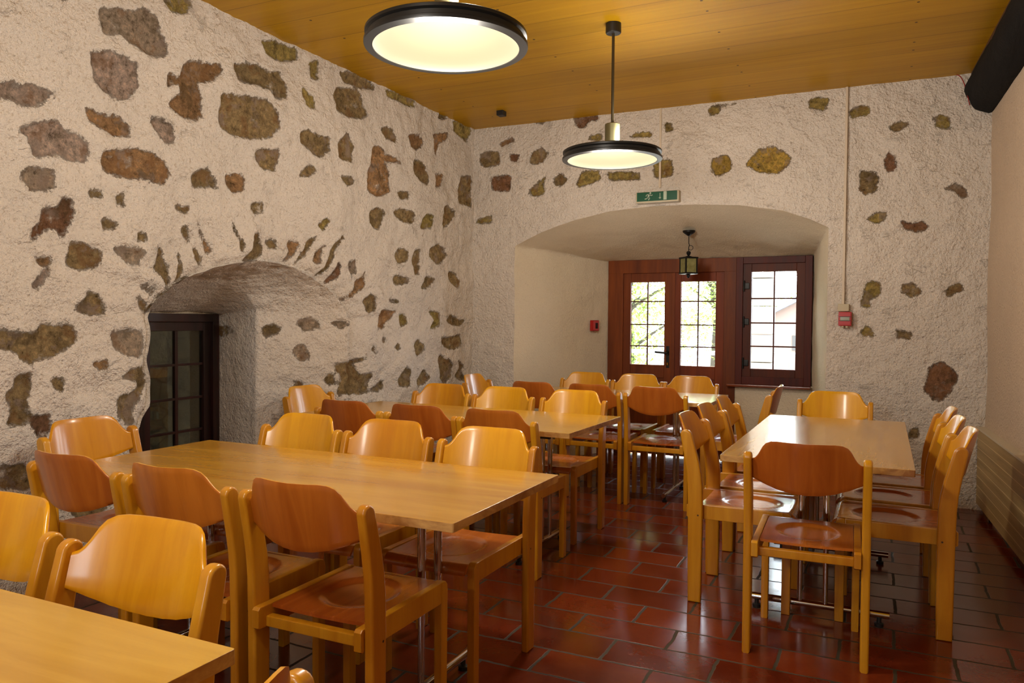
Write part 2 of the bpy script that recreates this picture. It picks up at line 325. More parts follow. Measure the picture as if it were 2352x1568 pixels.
STONES = """LG 2.52,2.78 2.61,2.81 2.71,2.83 2.77,2.88 2.83,2.85 2.87,2.77 2.91,2.73 2.90,2.67 2.82,2.64 2.74,2.65 2.65,2.68 2.63,2.69 2.54,2.66 2.52,2.72
LM 2.48,2.56 2.55,2.59 2.68,2.59 2.72,2.57 2.74,2.47 2.70,2.42 2.67,2.38 2.60,2.38 2.54,2.40 2.50,2.43 2.48,2.51
LM 2.06,2.30 2.11,2.32 2.13,2.29 2.17,2.33 2.21,2.33 2.25,2.32 2.31,2.33 2.27,2.28 2.22,2.24 2.15,2.22 2.10,2.24 2.02,2.22 2.02,2.29
LO 2.46,2.30 2.50,2.29 2.58,2.28 2.60,2.30 2.69,2.27 2.69,2.21 2.60,2.19 2.54,2.21 2.47,2.24
LM 2.80,2.33 2.87,2.34 2.95,2.32 2.96,2.23 2.89,2.21 2.84,2.26
LO 3.07,2.70 3.29,2.74 3.28,2.69 3.22,2.63 3.11,2.59 3.15,2.55 3.16,2.42 3.10,2.38 3.00,2.38 2.93,2.42 2.94,2.46 3.00,2.50 2.98,2.55 2.91,2.51 2.92,2.59 2.98,2.58 3.02,2.66
LB 3.38,2.77 3.45,2.80 3.60,2.83 3.68,2.81 3.75,2.85 3.80,2.80 3.82,2.69 3.72,2.66 3.65,2.70 3.52,2.70 3.42,2.69
LB 3.29,2.59 3.40,2.60 3.55,2.63 3.65,2.63 3.72,2.57 3.74,2.50 3.69,2.42 3.52,2.37 3.36,2.36 3.27,2.40
LY 3.62,2.99 3.75,3.03 3.92,3.03 3.93,2.96 3.77,2.91 3.65,2.92
LY 4.04,2.99 4.13,3.02 4.10,2.88 4.04,2.88
LY 3.97,2.80 4.05,2.77 4.07,2.68 3.99,2.69 3.96,2.75
LY 2.86,2.98 3.04,3.04 3.08,3.00 3.02,2.93 2.92,2.91
LM 2.22,2.17 2.31,2.20 2.37,2.16 2.41,2.17 2.47,2.13 2.47,2.06 2.44,2.03 2.37,2.03 2.31,2.04 2.20,2.01 2.18,2.10 2.14,2.11 2.15,2.13
LG 2.15,1.93 2.18,1.97 2.25,1.97 2.30,1.96 2.30,1.88 2.19,1.86 2.15,1.90
LO 2.55,2.11 2.63,2.13 2.71,2.15 2.81,2.15 2.88,2.12 2.92,2.05 2.87,1.99 2.80,2.01 2.68,2.00 2.56,2.01 2.54,2.05
LB 3.07,2.09 3.13,2.12 3.18,2.14 3.24,2.10 3.27,2.04 3.17,2.03 3.08,2.02
LO 3.34,2.13 3.45,2.16 3.48,2.11 3.45,2.05 3.39,2.03 3.35,2.07
LB 3.56,2.32 3.75,2.36 3.75,2.32 3.71,2.21 3.61,2.22 3.56,2.27
LB 3.92,2.49 3.97,2.53 4.10,2.52 4.24,2.54 4.23,2.45 4.14,2.38 4.07,2.39 3.99,2.42 3.94,2.43
LB 3.92,2.22 3.99,2.29 4.07,2.32 4.11,2.29 4.02,2.23
LB 2.47,1.91 2.56,1.92 2.54,1.88 2.48,1.88
LB 2.61,1.91 2.66,1.92 2.66,1.86 2.62,1.85
LB 2.95,1.90 3.06,1.91 3.05,1.87 3.00,1.87
LB 3.52,1.99 3.62,2.01 3.62,1.95 3.56,1.93 3.52,1.96
LM 2.29,2.75 2.38,2.79 2.33,2.74
LR 2.19,1.64 2.19,1.68 2.23,1.73 2.24,1.79 2.32,1.81 2.35,1.86 2.40,1.85 2.39,1.78 2.37,1.72 2.34,1.67 2.32,1.70 2.28,1.70 2.24,1.67
LB 2.54,1.78 2.58,1.78 2.62,1.77 2.59,1.73 2.54,1.73
LB 2.38,1.65 2.41,1.66 2.48,1.64 2.54,1.63 2.55,1.60 2.50,1.54 2.43,1.52 2.37,1.54 2.38,1.60
LG 2.61,1.65 2.68,1.66 2.76,1.65 2.75,1.57 2.68,1.58 2.62,1.62
LB 2.73,1.74 2.78,1.73 2.77,1.69 2.73,1.69
LO 2.20,1.58 2.30,1.57 2.28,1.53 2.23,1.53
LM 2.25,1.52 2.27,1.50 2.22,1.42 2.18,1.44
LB 2.85,1.68 2.88,1.67 2.89,1.60 2.93,1.57 2.93,1.47 2.89,1.46 2.88,1.52 2.83,1.56 2.85,1.61
LB 3.00,1.66 3.01,1.61 3.03,1.54 2.99,1.49 2.99,1.55
LB 3.01,1.79 3.04,1.81 3.06,1.76 3.08,1.72 3.03,1.73
LB 3.10,1.70 3.13,1.68 3.16,1.63 3.13,1.59 3.09,1.63
LO 3.12,1.84 3.17,1.75 3.23,1.68 3.19,1.67 3.16,1.72 3.13,1.79
LB 3.38,1.86 3.40,1.80 3.45,1.75 3.44,1.69 3.41,1.71 3.42,1.75 3.38,1.82
LB 3.53,1.81 3.58,1.82 3.63,1.76 3.63,1.68 3.55,1.65 3.45,1.63 3.52,1.72
LB 3.66,1.79 3.72,1.80 3.75,1.75 3.68,1.73
LO 3.86,1.80 3.95,1.80 3.95,1.74 3.88,1.68 3.83,1.68 3.90,1.74
LB 4.04,1.82 4.12,1.86 4.07,1.78 4.00,1.71 3.91,1.65 3.98,1.73
LO 4.16,1.79 4.21,1.81 4.15,1.72 4.14,1.67 4.07,1.68 4.10,1.74
LB 4.27,1.81 4.40,1.90 4.40,1.87 4.31,1.80 4.28,1.71 4.24,1.63 4.13,1.59 4.22,1.68
LR 4.35,1.71 4.39,1.65 4.35,1.58 4.25,1.55 4.28,1.59
LB 2.73,1.41 2.76,1.41 2.81,1.36 2.80,1.32 2.76,1.35
LG 2.76,1.47 2.79,1.48 2.86,1.44 2.82,1.42
LB 3.07,1.53 3.05,1.49 2.94,1.42 2.85,1.35 2.80,1.33 2.88,1.41 2.98,1.49
LB 2.40,1.34 2.46,1.39 2.47,1.43 2.53,1.40 2.56,1.33 2.53,1.31 2.44,1.32
LB 2.01,1.26 2.09,1.24 2.21,1.23 2.23,1.27 2.39,1.27 2.42,1.21 2.40,1.18 2.34,1.15 2.28,1.12 2.15,1.09 2.11,1.15 2.01,1.17
LG 2.58,1.23 2.68,1.24 2.77,1.24 2.78,1.13 2.76,1.09 2.67,1.11 2.61,1.15
LB 2.63,1.00 2.69,1.04 2.78,1.05 2.80,0.98 2.79,0.93 2.70,0.85 2.70,0.76 2.67,0.76 2.61,0.82 2.61,0.91 2.68,0.92 2.73,0.94 2.72,0.98
LO 2.48,1.08 2.54,1.10 2.58,1.06 2.52,1.04
LB 2.26,1.01 2.30,1.03 2.35,1.00 2.32,0.95
LB 2.11,1.04 2.18,1.05 2.18,0.98 2.16,0.89 2.19,0.84 2.13,0.82 2.08,0.83 2.10,0.89 2.07,0.96 2.12,1.00
LR 2.19,0.86 2.26,0.86 2.27,0.81 2.26,0.76 2.20,0.77 2.17,0.82
LB 2.01,0.66 2.16,0.65 2.19,0.56 2.16,0.53 2.01,0.57
LB 2.34,0.45 2.52,0.38 2.61,0.38 2.54,0.33 2.38,0.36
LB 4.34,3.01 4.51,3.06 4.70,3.05 4.77,3.03 4.76,3.00 4.57,2.96 4.42,2.96
LB 4.32,2.90 4.54,2.95 4.60,2.90 4.61,2.84 4.68,2.80 4.67,2.77 4.52,2.73 4.32,2.73 4.30,2.83
LY 4.89,3.04 5.17,3.06 5.28,3.04 5.27,3.00 5.19,2.98 5.08,2.99 4.92,2.99
LB 5.68,3.06 5.78,3.07 5.77,3.02 5.67,3.00
LY 5.91,3.05 6.20,3.06 6.22,3.00 6.15,2.90 6.02,2.93 5.91,2.95
LB 4.43,2.62 4.47,2.58 4.50,2.52 4.49,2.41 4.33,2.42 4.33,2.52
LB 4.90,2.77 5.02,2.74 5.05,2.67 4.93,2.67 4.83,2.72
LO 5.19,2.76 5.34,2.80 5.46,2.76 5.34,2.67 5.25,2.68
LO 5.58,2.85 5.82,2.92 5.81,2.86 5.66,2.79 5.64,2.68 5.59,2.74 5.61,2.79
LO 4.77,2.60 4.86,2.60 4.89,2.56 5.01,2.56 5.12,2.52 5.01,2.51 4.89,2.50 4.98,2.42 4.95,2.36 4.97,2.27 4.81,2.22 4.68,2.24 4.67,2.37 4.72,2.45 4.73,2.55
LB 5.29,2.58 5.43,2.60 5.50,2.51 5.50,2.41 5.37,2.44 5.29,2.50
LO 5.62,2.53 5.76,2.55 5.67,2.42 5.61,2.42
LB 6.06,2.59 6.25,2.62 6.24,2.33 6.19,2.33 6.00,2.34 6.02,2.53
LB 5.07,2.30 5.21,2.32 5.24,2.28 5.13,2.24
LB 4.37,2.30 4.49,2.32 4.53,2.28 4.44,2.24
LB 4.73,2.10 4.81,2.14 4.91,2.13 4.90,2.05 4.82,1.97 4.72,2.02
LB 5.03,2.14 5.13,2.18 5.27,2.17 5.27,2.07 5.13,2.07
LY 5.39,2.11 5.47,2.18 5.57,2.17 5.55,2.07 5.37,2.04
LB 5.74,2.27 5.82,2.30 5.96,2.24 5.82,2.12 5.74,2.09
LY 4.12,1.93 4.19,1.99 4.23,1.96 4.17,1.90
BO -3.15,2.90 -3.03,2.95 -3.00,2.91 -3.13,2.86
BB -3.36,2.81 -3.30,2.84 -3.16,2.83 -3.14,2.71 -3.31,2.69 -3.35,2.74
BR -3.05,2.79 -2.95,2.78 -2.97,2.72 -3.03,2.72
BB -2.84,2.79 -2.74,2.83 -2.67,2.76 -2.74,2.69 -2.81,2.68 -2.85,2.71
BR -3.24,2.61 -3.03,2.61 -3.04,2.46 -3.22,2.48
BY -2.88,2.44 -2.69,2.58 -2.72,2.51 -2.70,2.42 -2.79,2.40
BB -2.63,2.55 -2.55,2.59 -2.49,2.53 -2.54,2.47 -2.61,2.49
BY -2.36,2.59 -2.21,2.59 -2.19,2.51 -2.28,2.48 -2.39,2.45 -2.41,2.49
BY -2.14,2.56 -1.99,2.56 -1.85,2.54 -1.85,2.48 -2.11,2.49
BR -2.44,3.06 -2.22,3.05 -2.21,3.01 -2.30,3.01 -2.34,2.96 -2.39,2.96 -2.43,3.01
BB -2.81,3.05 -2.71,3.06 -2.73,3.03
BY -2.32,2.86 -2.26,2.90 -2.18,2.89 -2.18,2.83
BY -1.94,2.84 -1.89,2.87 -1.76,2.87 -1.75,2.82
BY -3.38,2.23 -3.22,2.26 -3.22,2.19 -3.38,2.19
BY -1.74,2.63 -1.58,2.63 -1.57,2.49 -1.72,2.48
BY -1.65,2.93 -1.59,2.93 -1.57,2.86 -1.63,2.85
BY -1.30,2.99 -1.27,3.02 -1.21,3.03 -1.06,3.02 -1.20,3.01 -1.21,2.96 -1.27,2.95
BY -0.54,2.99 -0.48,3.00 -0.39,2.98 -0.42,2.90 -0.48,2.91 -0.54,2.93
BY -0.26,2.87 -0.19,2.91 -0.12,2.90 -0.12,2.83 -0.23,2.82 -0.26,2.84
BB 0.00,2.73 0.06,2.76 0.15,2.75 0.11,2.71 0.05,2.68
BY 0.29,2.77 0.34,2.79 0.40,2.75 0.40,2.68 0.32,2.69
BH -1.26,2.61 -1.14,2.63 -1.10,2.57 -1.11,2.50 -1.21,2.46 -1.26,2.51
BH -1.00,2.54 -0.91,2.64 -0.80,2.67 -0.72,2.63 -0.66,2.57 -0.67,2.51 -0.75,2.45 -0.90,2.47
BR -0.02,2.49 0.01,2.55 0.05,2.52 0.06,2.41 -0.00,2.41
BB -0.18,2.43 -0.07,2.41 -0.05,2.35 -0.07,2.26 -0.14,2.25 -0.18,2.29
BG 0.37,2.26 0.43,2.29 0.49,2.27 0.52,2.20 0.48,2.18 0.44,2.23
BY -0.13,2.08 -0.05,2.12 0.01,2.12 0.00,2.06 -0.06,2.03
BR 0.10,2.05 0.18,2.02 0.23,2.04 0.29,2.00 0.22,1.96 0.12,1.98
BY -0.13,1.58 -0.09,1.62 -0.02,1.60 -0.02,1.51 -0.09,1.48 -0.09,1.41 -0.16,1.43 -0.14,1.50
BB 0.11,1.58 0.18,1.60 0.25,1.53 0.18,1.49 0.12,1.52
BB 0.38,1.55 0.48,1.60 0.51,1.54 0.40,1.49
BY -0.15,1.24 -0.11,1.29 -0.04,1.21 -0.13,1.21
BB 0.08,1.26 0.19,1.24 0.18,1.19 0.09,1.20
BR 0.30,0.99 0.37,1.04 0.44,1.00 0.49,0.93 0.44,0.83 0.39,0.75 0.33,0.76 0.27,0.83 0.29,0.91
BB 0.18,0.54 0.25,0.56 0.24,0.48 0.18,0.47
LB 5.04,1.81 5.11,1.87 5.21,1.85 5.20,1.77 5.08,1.74
LB 5.31,1.88 5.37,1.87 5.37,1.67 5.31,1.67 5.26,1.80
LB 5.52,1.89 5.66,1.95 5.81,1.91 5.79,1.81 5.66,1.77 5.53,1.82
LB 5.04,1.65 5.21,1.64 5.23,1.60 5.06,1.57
LB 5.44,1.66 5.60,1.66 5.57,1.59 5.40,1.55
LB 5.85,1.73 5.97,1.72 6.05,1.64 5.99,1.58 5.85,1.65
LB 4.63,1.44 4.72,1.50 4.80,1.45 4.79,1.37 4.70,1.35
LB 4.96,1.46 5.10,1.46 5.08,1.43 4.97,1.44
LO 4.87,1.38 5.07,1.37 4.99,1.31 4.91,1.23 4.82,1.24 4.85,1.31
LY 5.13,1.35 5.21,1.34 5.22,1.27 5.13,1.25
LY 5.51,1.38 5.69,1.37 5.67,1.24 5.53,1.23 5.61,1.30
LB 5.80,1.30 5.89,1.36 6.02,1.31 6.15,1.31 6.07,1.25 5.87,1.26
LO 4.64,1.62 4.66,1.67 4.63,1.53 4.47,1.45 4.39,1.42 4.50,1.50 4.56,1.58
LG 4.45,1.71 4.57,1.73 4.56,1.64 4.49,1.62
JB 3.99,1.25 4.04,1.27 4.09,1.24 4.06,1.20 4.00,1.17 3.98,1.21
JG 4.17,1.28 4.22,1.32 4.30,1.29 4.31,1.25 4.22,1.21
JG 4.37,1.28 4.43,1.30 4.48,1.27 4.44,1.23
JG 4.16,1.12 4.22,1.13 4.25,1.02 4.18,1.01 4.15,1.08
JB 4.33,0.89 4.38,0.93 4.41,0.85 4.36,0.83
JB 4.15,0.87 4.20,0.88 4.21,0.84 4.18,0.81
JB 4.50,1.16 4.55,1.19 4.62,1.10 4.61,1.05 4.50,1.03 4.52,1.10
LB 4.72,1.07 4.75,1.11 4.80,1.04
LB 4.87,1.14 4.90,1.18 4.93,1.15 4.90,1.11
LB 5.04,1.09 5.09,1.12 5.12,1.08 5.07,1.06
LB 5.27,1.10 5.35,1.15 5.46,1.07 5.37,1.02 5.32,1.00
LB 5.69,1.16 5.84,1.15 6.05,1.18 6.08,1.07 5.90,1.04 5.74,1.09
LB 4.39,0.98 4.47,1.00 4.68,1.03 4.65,1.00 4.56,0.98 4.63,0.90 4.74,0.91 4.74,0.86 4.68,0.83 4.72,0.76 4.56,0.76 4.41,0.77 4.44,0.89
LB 4.72,0.78 4.89,0.85 4.89,0.77 4.76,0.76
LB 5.07,0.83 5.15,0.93 5.22,0.91 5.22,0.76 5.09,0.78
LB 5.33,0.80 5.43,0.91 5.52,0.82 5.42,0.77 5.33,0.76
LB 5.65,0.98 5.72,1.01 5.90,0.93 5.90,0.82 5.80,0.75 5.70,0.80
LB 5.98,0.95 6.14,0.89 6.08,0.85 6.22,0.75 6.06,0.76 5.96,0.81 6.03,0.87
LB 4.69,0.69 4.93,0.66 4.91,0.62 4.70,0.64"""
def load(kind):
    out = []
    for l in STONES.split('\n'):
        if l[0] == kind:
            h, *p = l.split()
            out.append((h[1], np.array([[float(a) for a in q.split(',')] for q in p])))
    if kind == 'L':       # the same masonry carries on along the wall beside the camera
        rg = random.Random(11)
        for i in range(10):
            for j in range(8):
                if rg.random() < 0.2: continue
                cy, cz = -2.35 + 0.40 * i + rg.uniform(-0.08, 0.08), 0.2 + 0.36 * j + rg.uniform(-0.07, 0.07)
                if cy > 1.42: continue
                a, b, t0 = rg.uniform(0.06, 0.16), rg.uniform(0.05, 0.09), rg.uniform(-0.5, 0.5); P = []
                for k in range(8):
                    t = 2 * PI * k / 8 + rg.uniform(-0.2, 0.2); s = rg.uniform(0.8, 1.15); u, v = a * s * math.cos(t), b * s * math.sin(t)
                    P.append([cy + u * math.cos(t0) - v * math.sin(t0), cz + u * math.sin(t0) + v * math.cos(t0)])
                out.append((rg.choice('GMBBOBY'), np.array(P)))
    return out

def chaikin(P, it=1):
    for _ in range(it):
        Q = np.roll(P, -1, 0)
        P = np.stack([P * 0.87 + Q * 0.13, P * 0.13 + Q * 0.87], 1).reshape(-1, 2)
    return P

def sdf(pts, kinds):
    """signed distance (+ inside) to the nearest exposed stone and its colour, for wall coordinates pts"""
    n = len(pts); best = np.full(n, -1.0); col = np.tile(np.array([0.2, 0.15, 0.1]), (n, 1))
    rng = random.Random(3)
    for kind in kinds:
        for c, P in load(kind):
            P = chaikin(P); j = rng.uniform(0.86, 1.12)
            lin = np.array(srgb(*STONECOL[c])[:3]) * j
            lo, hi = P.min(0) - 0.12, P.max(0) + 0.12
            idx = np.where((pts[:, 0] > lo[0]) & (pts[:, 0] < hi[0]) & (pts[:, 1] > lo[1]) & (pts[:, 1] < hi[1]))[0]
            if not len(idx): continue
            q = pts[idx]; A = P; B = np.roll(P, -1, 0)
            e = B - A; w = q[:, None, :] - A[None]
            t = np.clip((w * e).sum(2) / np.maximum((e * e).sum(1), 1e-9), 0, 1)
            d = np.sqrt(((w - t[:, :, None] * e) ** 2).sum(2)).min(1)
            c1 = (A[None, :, 1] > q[:, None, 1]) != (B[None, :, 1] > q[:, None, 1])
            xi = A[None, :, 0] + (q[:, None, 1] - A[None, :, 1]) * e[None, :, 0] / np.where(np.abs(e[None, :, 1]) < 1e-9, 1e-9, e[None, :, 1])
            ins = ((c1 & (q[:, None, 0] < xi)).sum(1) % 2) == 1
            s = np.where(ins, d, -d)
            m = s > best[idx]
            best[idx[m]] = s[m]; col[idx[m]] = lin
    return best, col

def edge_round(y, z):
    """how far the wall face rolls back towards the mouth of the left niche"""
    if 2.80 <= y < 4.4999:
        k = min(1.0, max(0.0, (y - 4.0) / 0.5)); e = max(0.0, z - lin(ARCH, y)); r, a = 0.07 + 0.15 * k, 0.035 + 0.035 * k
    elif y >= 4.4999: e = math.hypot(y - 4.5, max(0.0, z - 1.28)); r, a = 0.22, 0.07
    else: e = math.hypot(max(0.0, yedge(z) - y), max(0.0, z - 1.30)); r, a = 0.07, 0.035
    return a * max(0.0, 1 - e / r) ** 2

def relief(p, sd, amp):
    v = Vector(p); extra = 0.0
    if abs(p[0] - XL) < 1e-3 and 2.2 < p[1] < 5.2 and p[2] < 2.2:
        extra = -edge_round(p[1], p[2])
    if p[0] < -3.3 and p[2] > 1.30 and 2.4 < p[1] < 5.0:
        # radial ridges of the arch stones under the render
        dy, dz = (p[1] - 3.68) / 0.95, (p[2] - 1.22) / 0.50; rr = math.hypot(dy, dz); an = math.atan2(dz, dy)
        k = max(0.0, 1 - abs(rr - 1.12) / 0.42)
        extra += k * (0.030 * noise.noise(Vector((an * 9.0, rr * 1.6, 3.0))) + 0.012 * noise.noise(Vector((an * 24.0, rr * 3.0, 7.0))))
    d = 0.032 * noise.noise(v * 1.7) + 0.020 * noise.noise(v * 4.3) + 0.014 * noise.noise(v * 10.0) + 0.007 * noise.noise(v * 24.0)
    if sd > -0.03:
        k = min(1.0, max(0.0, (sd + 0.012) / 0.03))
        d += -0.014 * k + k * (0.014 * noise.noise(v * 14.0) + 0.007 * noise.noise(v * 33.0))
        r = 1 - min(1.0, abs(sd + 0.014) / 0.016)
        d += 0.006 * r
    return d * amp + extra

class Wall:
    """collects displaced patches with stone attributes into one mesh"""
    def __init__(s): s.bm = bmesh.new(); s.uv = []; s.kind = []; s.nrm = []; s.amp = []
    def patch(s, f, nu, nv, wallco, nrm, kinds, amp=1.0, mi=0, flip=False):
        V = []
        for i in range(nu + 1):
            row = []
            for j in range(nv + 1):
                p = Vector(f(i / nu, j / nv)); row.append(s.bm.verts.new(p))
                s.uv.append(wallco(p)); s.kind.append(kinds)
                s.nrm.append(nrm(p, i / nu, j / nv) if callable(nrm) else nrm)
                s.amp.append(amp(p) if callable(amp) else amp)
            V.append(row)
        grid_faces(s.bm, V, mi, flip)
    def build(s, name, mats):
        uv = np.array(s.uv); n = len(uv); sd = np.full(n, -1.0); col = np.tile(np.array([0.2, 0.15, 0.1]), (n, 1))
        ks = np.array(s.kind)
        for k in sorted(set(s.kind)):
            if not k: continue
            ix = np.where(ks == k)[0]; a, b = sdf(uv[ix], k); sd[ix] = a; col[ix] = b
        s.bm.verts.index_update()
        for i, v in enumerate(s.bm.verts):
            v.co += Vector(s.nrm[i]) * relief(v.co, sd[i], s.amp[i])
        me = bpy.data.meshes.new(name); s.bm.to_mesh(me); s.bm.free()
        for p in me.polygons: p.use_smooth = True
        a = me.attributes.new('stone', 'FLOAT', 'POINT'); a.data.foreach_set('value', sd.astype(np.float32))
        c = me.attributes.new('stonecol', 'FLOAT_COLOR', 'POINT')
        c.data.foreach_set('color', np.concatenate([col, np.ones((n, 1))], 1).astype(np.float32).ravel())
        for m in mats: me.materials.append(m)
        o = bpy.data.objects.new(name, me); link(o); o['kind'] = 'structure'
        return o

def interp(P, t):
    """position on a polyline by normalised length"""
    d = [0.0]
    for a, b in zip(P, P[1:]): d.append(d[-1] + math.dist(a, b))
    x = t * d[-1]
    for i in range(1, len(P)):
        if x <= d[i] or i == len(P) - 1:
            k = (x - d[i - 1]) / max(1e-9, d[i] - d[i - 1])
            return tuple(P[i - 1][q] + (P[i][q] - P[i - 1][q]) * k for q in range(len(P[0])))

def lin(P, x):
    """y at x on a polyline of (x, y)"""
    if x <= P[0][0]: return P[0][1]
    for a, b in zip(P, P[1:]):
        if x <= b[0]: return a[1] + (b[1] - a[1]) * (x - a[0]) / max(1e-9, b[0] - a[0])
    return P[-1][1]

# ---- left wall with the deep arched window niche
ARCH = [(2.80, 1.30), (2.846, 1.385), (2.957, 1.48), (3.102, 1.543), (3.257, 1.596), (3.406, 1.636), (3.60, 1.661), (3.789, 1.656),
        (3.951, 1.634), (4.145, 1.573), (4.259, 1.53), (4.38, 1.46), (4.46, 1.38), (4.50, 1.28)]
EDGE = [(0.0, 2.70), (0.55, 2.705), (0.72, 2.73), (0.84, 2.80), (0.95, 2.815), (1.05, 2.79), (1.18, 2.805), (1.30, 2.80), (4.0, 2.80)]
yedge = lambda z: lin(EDGE, z)
w = Wall()
co = lambda p: (p.y, p.z)
NX = (1, 0, 0)
def fade(p):
    return 1.0
w.patch(lambda u, v: (XL, YF + (1.3 - YF) * u, ZC * 1.01 * v), 60, 60, co, NX, 'L')
w.patch(lambda u, v: (XL, 1.3 + (yedge(ZC * 1.01 * v) - 1.3) * u, ZC * 1.01 * v), 90, 180, co, NX, 'L')
w.patch(lambda u, v: (XL, 2.80 + 1.70 * u, lin(ARCH, 2.80 + 1.70 * u) + (ZC * 1.01 - lin(ARCH, 2.80 + 1.70 * u)) * v), 110, 110, co, NX, 'L')
w.patch(lambda u, v: (XL, 4.50 + (YB - 4.50 + 0.02) * u, ZC * 1.01 * v), 110, 180, co, NX, 'L')
# niche: jambs and vault, lofted from the arch through a middle ring to the window plane
front = [(2.70, 0.0), (2.705, 0.55), (2.73, 0.72), (2.80, 0.84), (2.815, 0.95), (2.79, 1.05), (2.805, 1.18)] + ARCH + [(4.50, 0.65), (4.50, 0.0)]
def ring(z0, yl, yr, zt, zs):
    return [(yl, 0.0), (yl, zs * 0.5), (yl, zs), (yl + 0.10 * (yr - yl), zs + (zt - zs) * 0.55), (yl + 0.28 * (yr - yl), zs + (zt - zs) * 0.9),
            (yl + 0.5 * (yr - yl), zt), (yl + 0.72 * (yr - yl), zs + (zt - zs) * 0.9), (yl + 0.9 * (yr - yl), zs + (zt - zs) * 0.5), (yr, zs), (yr, zs * 0.5), (yr, 0.0)]
mid = ring(0, 3.02, 3.95, 1.55, 1.37)
rear = ring(0, 3.31, 4.00, 1.345, 1.325)
XM, XW = -3.80, -4.20
def seglen(P):   # resample so that the three rings correspond: left jamb / vault / right jamb
    zs = [i for i, q in enumerate(P) if q[1] > 1.25]
    a, b = zs[0], zs[-1]
    return P[:a + 1], P[a:b + 1], P[b:]
rings = [seglen(front), seglen(mid), seglen(rear)]
def niche(u, v):
    if u < 0.25: k, t = 0, u / 0.25
    elif u < 0.75: k, t = 1, (u - 0.25) / 0.5
    else: k, t = 2, (u - 0.75) / 0.25
    A, B, C = [interp(r[k], t) for r in rings]
    if v < 0.5:
        s = v / 0.5; p = tuple(A[i] + (B[i] - A[i]) * s for i in (0, 1)); x = XL + (XM - XL) * s
    else:
        s = (v - 0.5) / 0.5; p = tuple(B[i] + (C[i] - B[i]) * s for i in (0, 1)); x = XM + (XW - XM) * s
    return (x, p[0], p[1])
def nn(p, u, v):
    fade_ = 1 - min(1.0, max(0.0, (v - 0.45) / 0.1))
    a = Vector((1, 0, 0)) * max(0.0, 1 - v * 6)
    if u < 0.25: b = Vector((0, 1, 0))
    elif u > 0.75: b = Vector((0.84, -0.54, 0)) if v < 0.5 else Vector((0, -1, 0))
    else:
        t = (u - 0.25) / 0.5; b = Vector((0, math.cos(t * PI), -math.sin(t * PI)))
    k = min(1.0, v * 6)
    return tuple(a + b * k * (0.35 + 0.65 * fade_))
w.patch(niche, 240, 60, co, nn, 'JL')
left = w.build('wall_left', [M['stonewall']])
# plain wall filling round the small window at the back of the niche
bm = bmesh.new()
box(bm, XW - 0.25, XW - 0.02, 2.9, 3.331, 0, 2.0); box(bm, XW - 0.25, XW - 0.02, 3.98, 4.5, 0, 2.0)
box(bm, XW - 0.25, XW - 0.02, 3.32, 3.99, 1.329, 2.0); box(bm, XW - 0.25, XW - 0.02, 3.32, 3.99, 0, 0.16)
struct('wall_niche', bm, M['plaster'])

# ---- back wall with the arched door niche
BA = [(-2.991, 1.971), (-2.875, 2.025), (-2.749, 2.078), (-2.60, 2.126), (-2.422, 2.176), (-2.108, 2.234), (-1.732, 2.257), (-1.375, 2.250),
      (-1.033, 2.224), (-0.707, 2.162), (-0.518, 2.09), (-0.385, 2.021)]
XA, XB_ = -2.991, -0.385
XI0, XI1, ZI = -2.475, -0.570, 1.905            # inner opening at the door plane
w = Wall()
co = lambda p: (p.x, p.z)
NY = (0, -1, 0)
XE = xr(6.29) + 0.03
calm = lambda p: 0.55
w.patch(lambda u, v: (XL - 0.02 + (XA - XL + 0.02) * u, YB, ZC * 1.01 * v), 24, 160, co, NY, 'B', calm)
w.patch(lambda u, v: (XA + (XB_ - XA) * u, YB, lin(BA, XA + (XB_ - XA) * u) + (ZC * 1.01 - lin(BA, XA + (XB_ - XA) * u)) * v), 150, 60, co, NY, 'B', calm)
w.patch(lambda u, v: (XB_ + (XE - XB_) * u, YB, ZC * 1.01 * v), 62, 170, co, NY, 'B', calm)
w.build('wall_back', [M['stonewall']])
w = Wall()
def bn(u, v):
    o = [(XA, 0), (XA, 1.971)] ; 
    if u < 0.25:
        t = u / 0.25; a = (XA, 1.971 * t); b = (XI0, ZI * t)
    elif u < 0.75:
        t = (u - 0.25) / 0.5; x = XA + (XB_ - XA) * t; a = (x, lin(BA, x)); b = (XI0 + (XI1 - XI0) * t, ZI)
    else:
        t = 1 - (u - 0.75) / 0.25; a = (XB_, 2.021 * t); b = (XI1, ZI * t)
    s = v; k = s * s * 0.35 + s * 0.65 if 0.25 <= u <= 0.75 else s
    return (a[0] + (b[0] - a[0]) * s, YB + (YI - YB) * s, a[1] + (b[1] - a[1]) * (s * 0.8 + s * s * 0.2))
def bnn(p, u, v):
    if v < 0.01: return (0, -1, 0)
    if u < 0.25: return (1, 0, 0)
    if u > 0.75: return (-1, 0, 0)
    return (0, 0, -1)
w.patch(bn, 300, 60, co, bnn, '', lambda p: 0.55 if p.y < YB + 0.01 else 0.35)
w.build('wall_door_niche', [M['plaster_niche']])
# wall below the window, right of the door
bm = bmesh.new()
box(bm, -1.296, XI1 + 0.06, YI - 0.02, YI + 0.12, -0.02, 0.735)
box(bm, -3.2, XI0 + 0.02, YI + 0.03, YI + 0.12, 0, 2.4); box(bm, XI1 - 0.005, 0.2, YI + 0.03, YI + 0.12, 0, 2.4); box(bm, -3.2, 0.2, YI + 0.03, YI + 0.085, ZI - 0.01, 2.4)
struct('wall_under_window', bm, M['plaster_niche'])

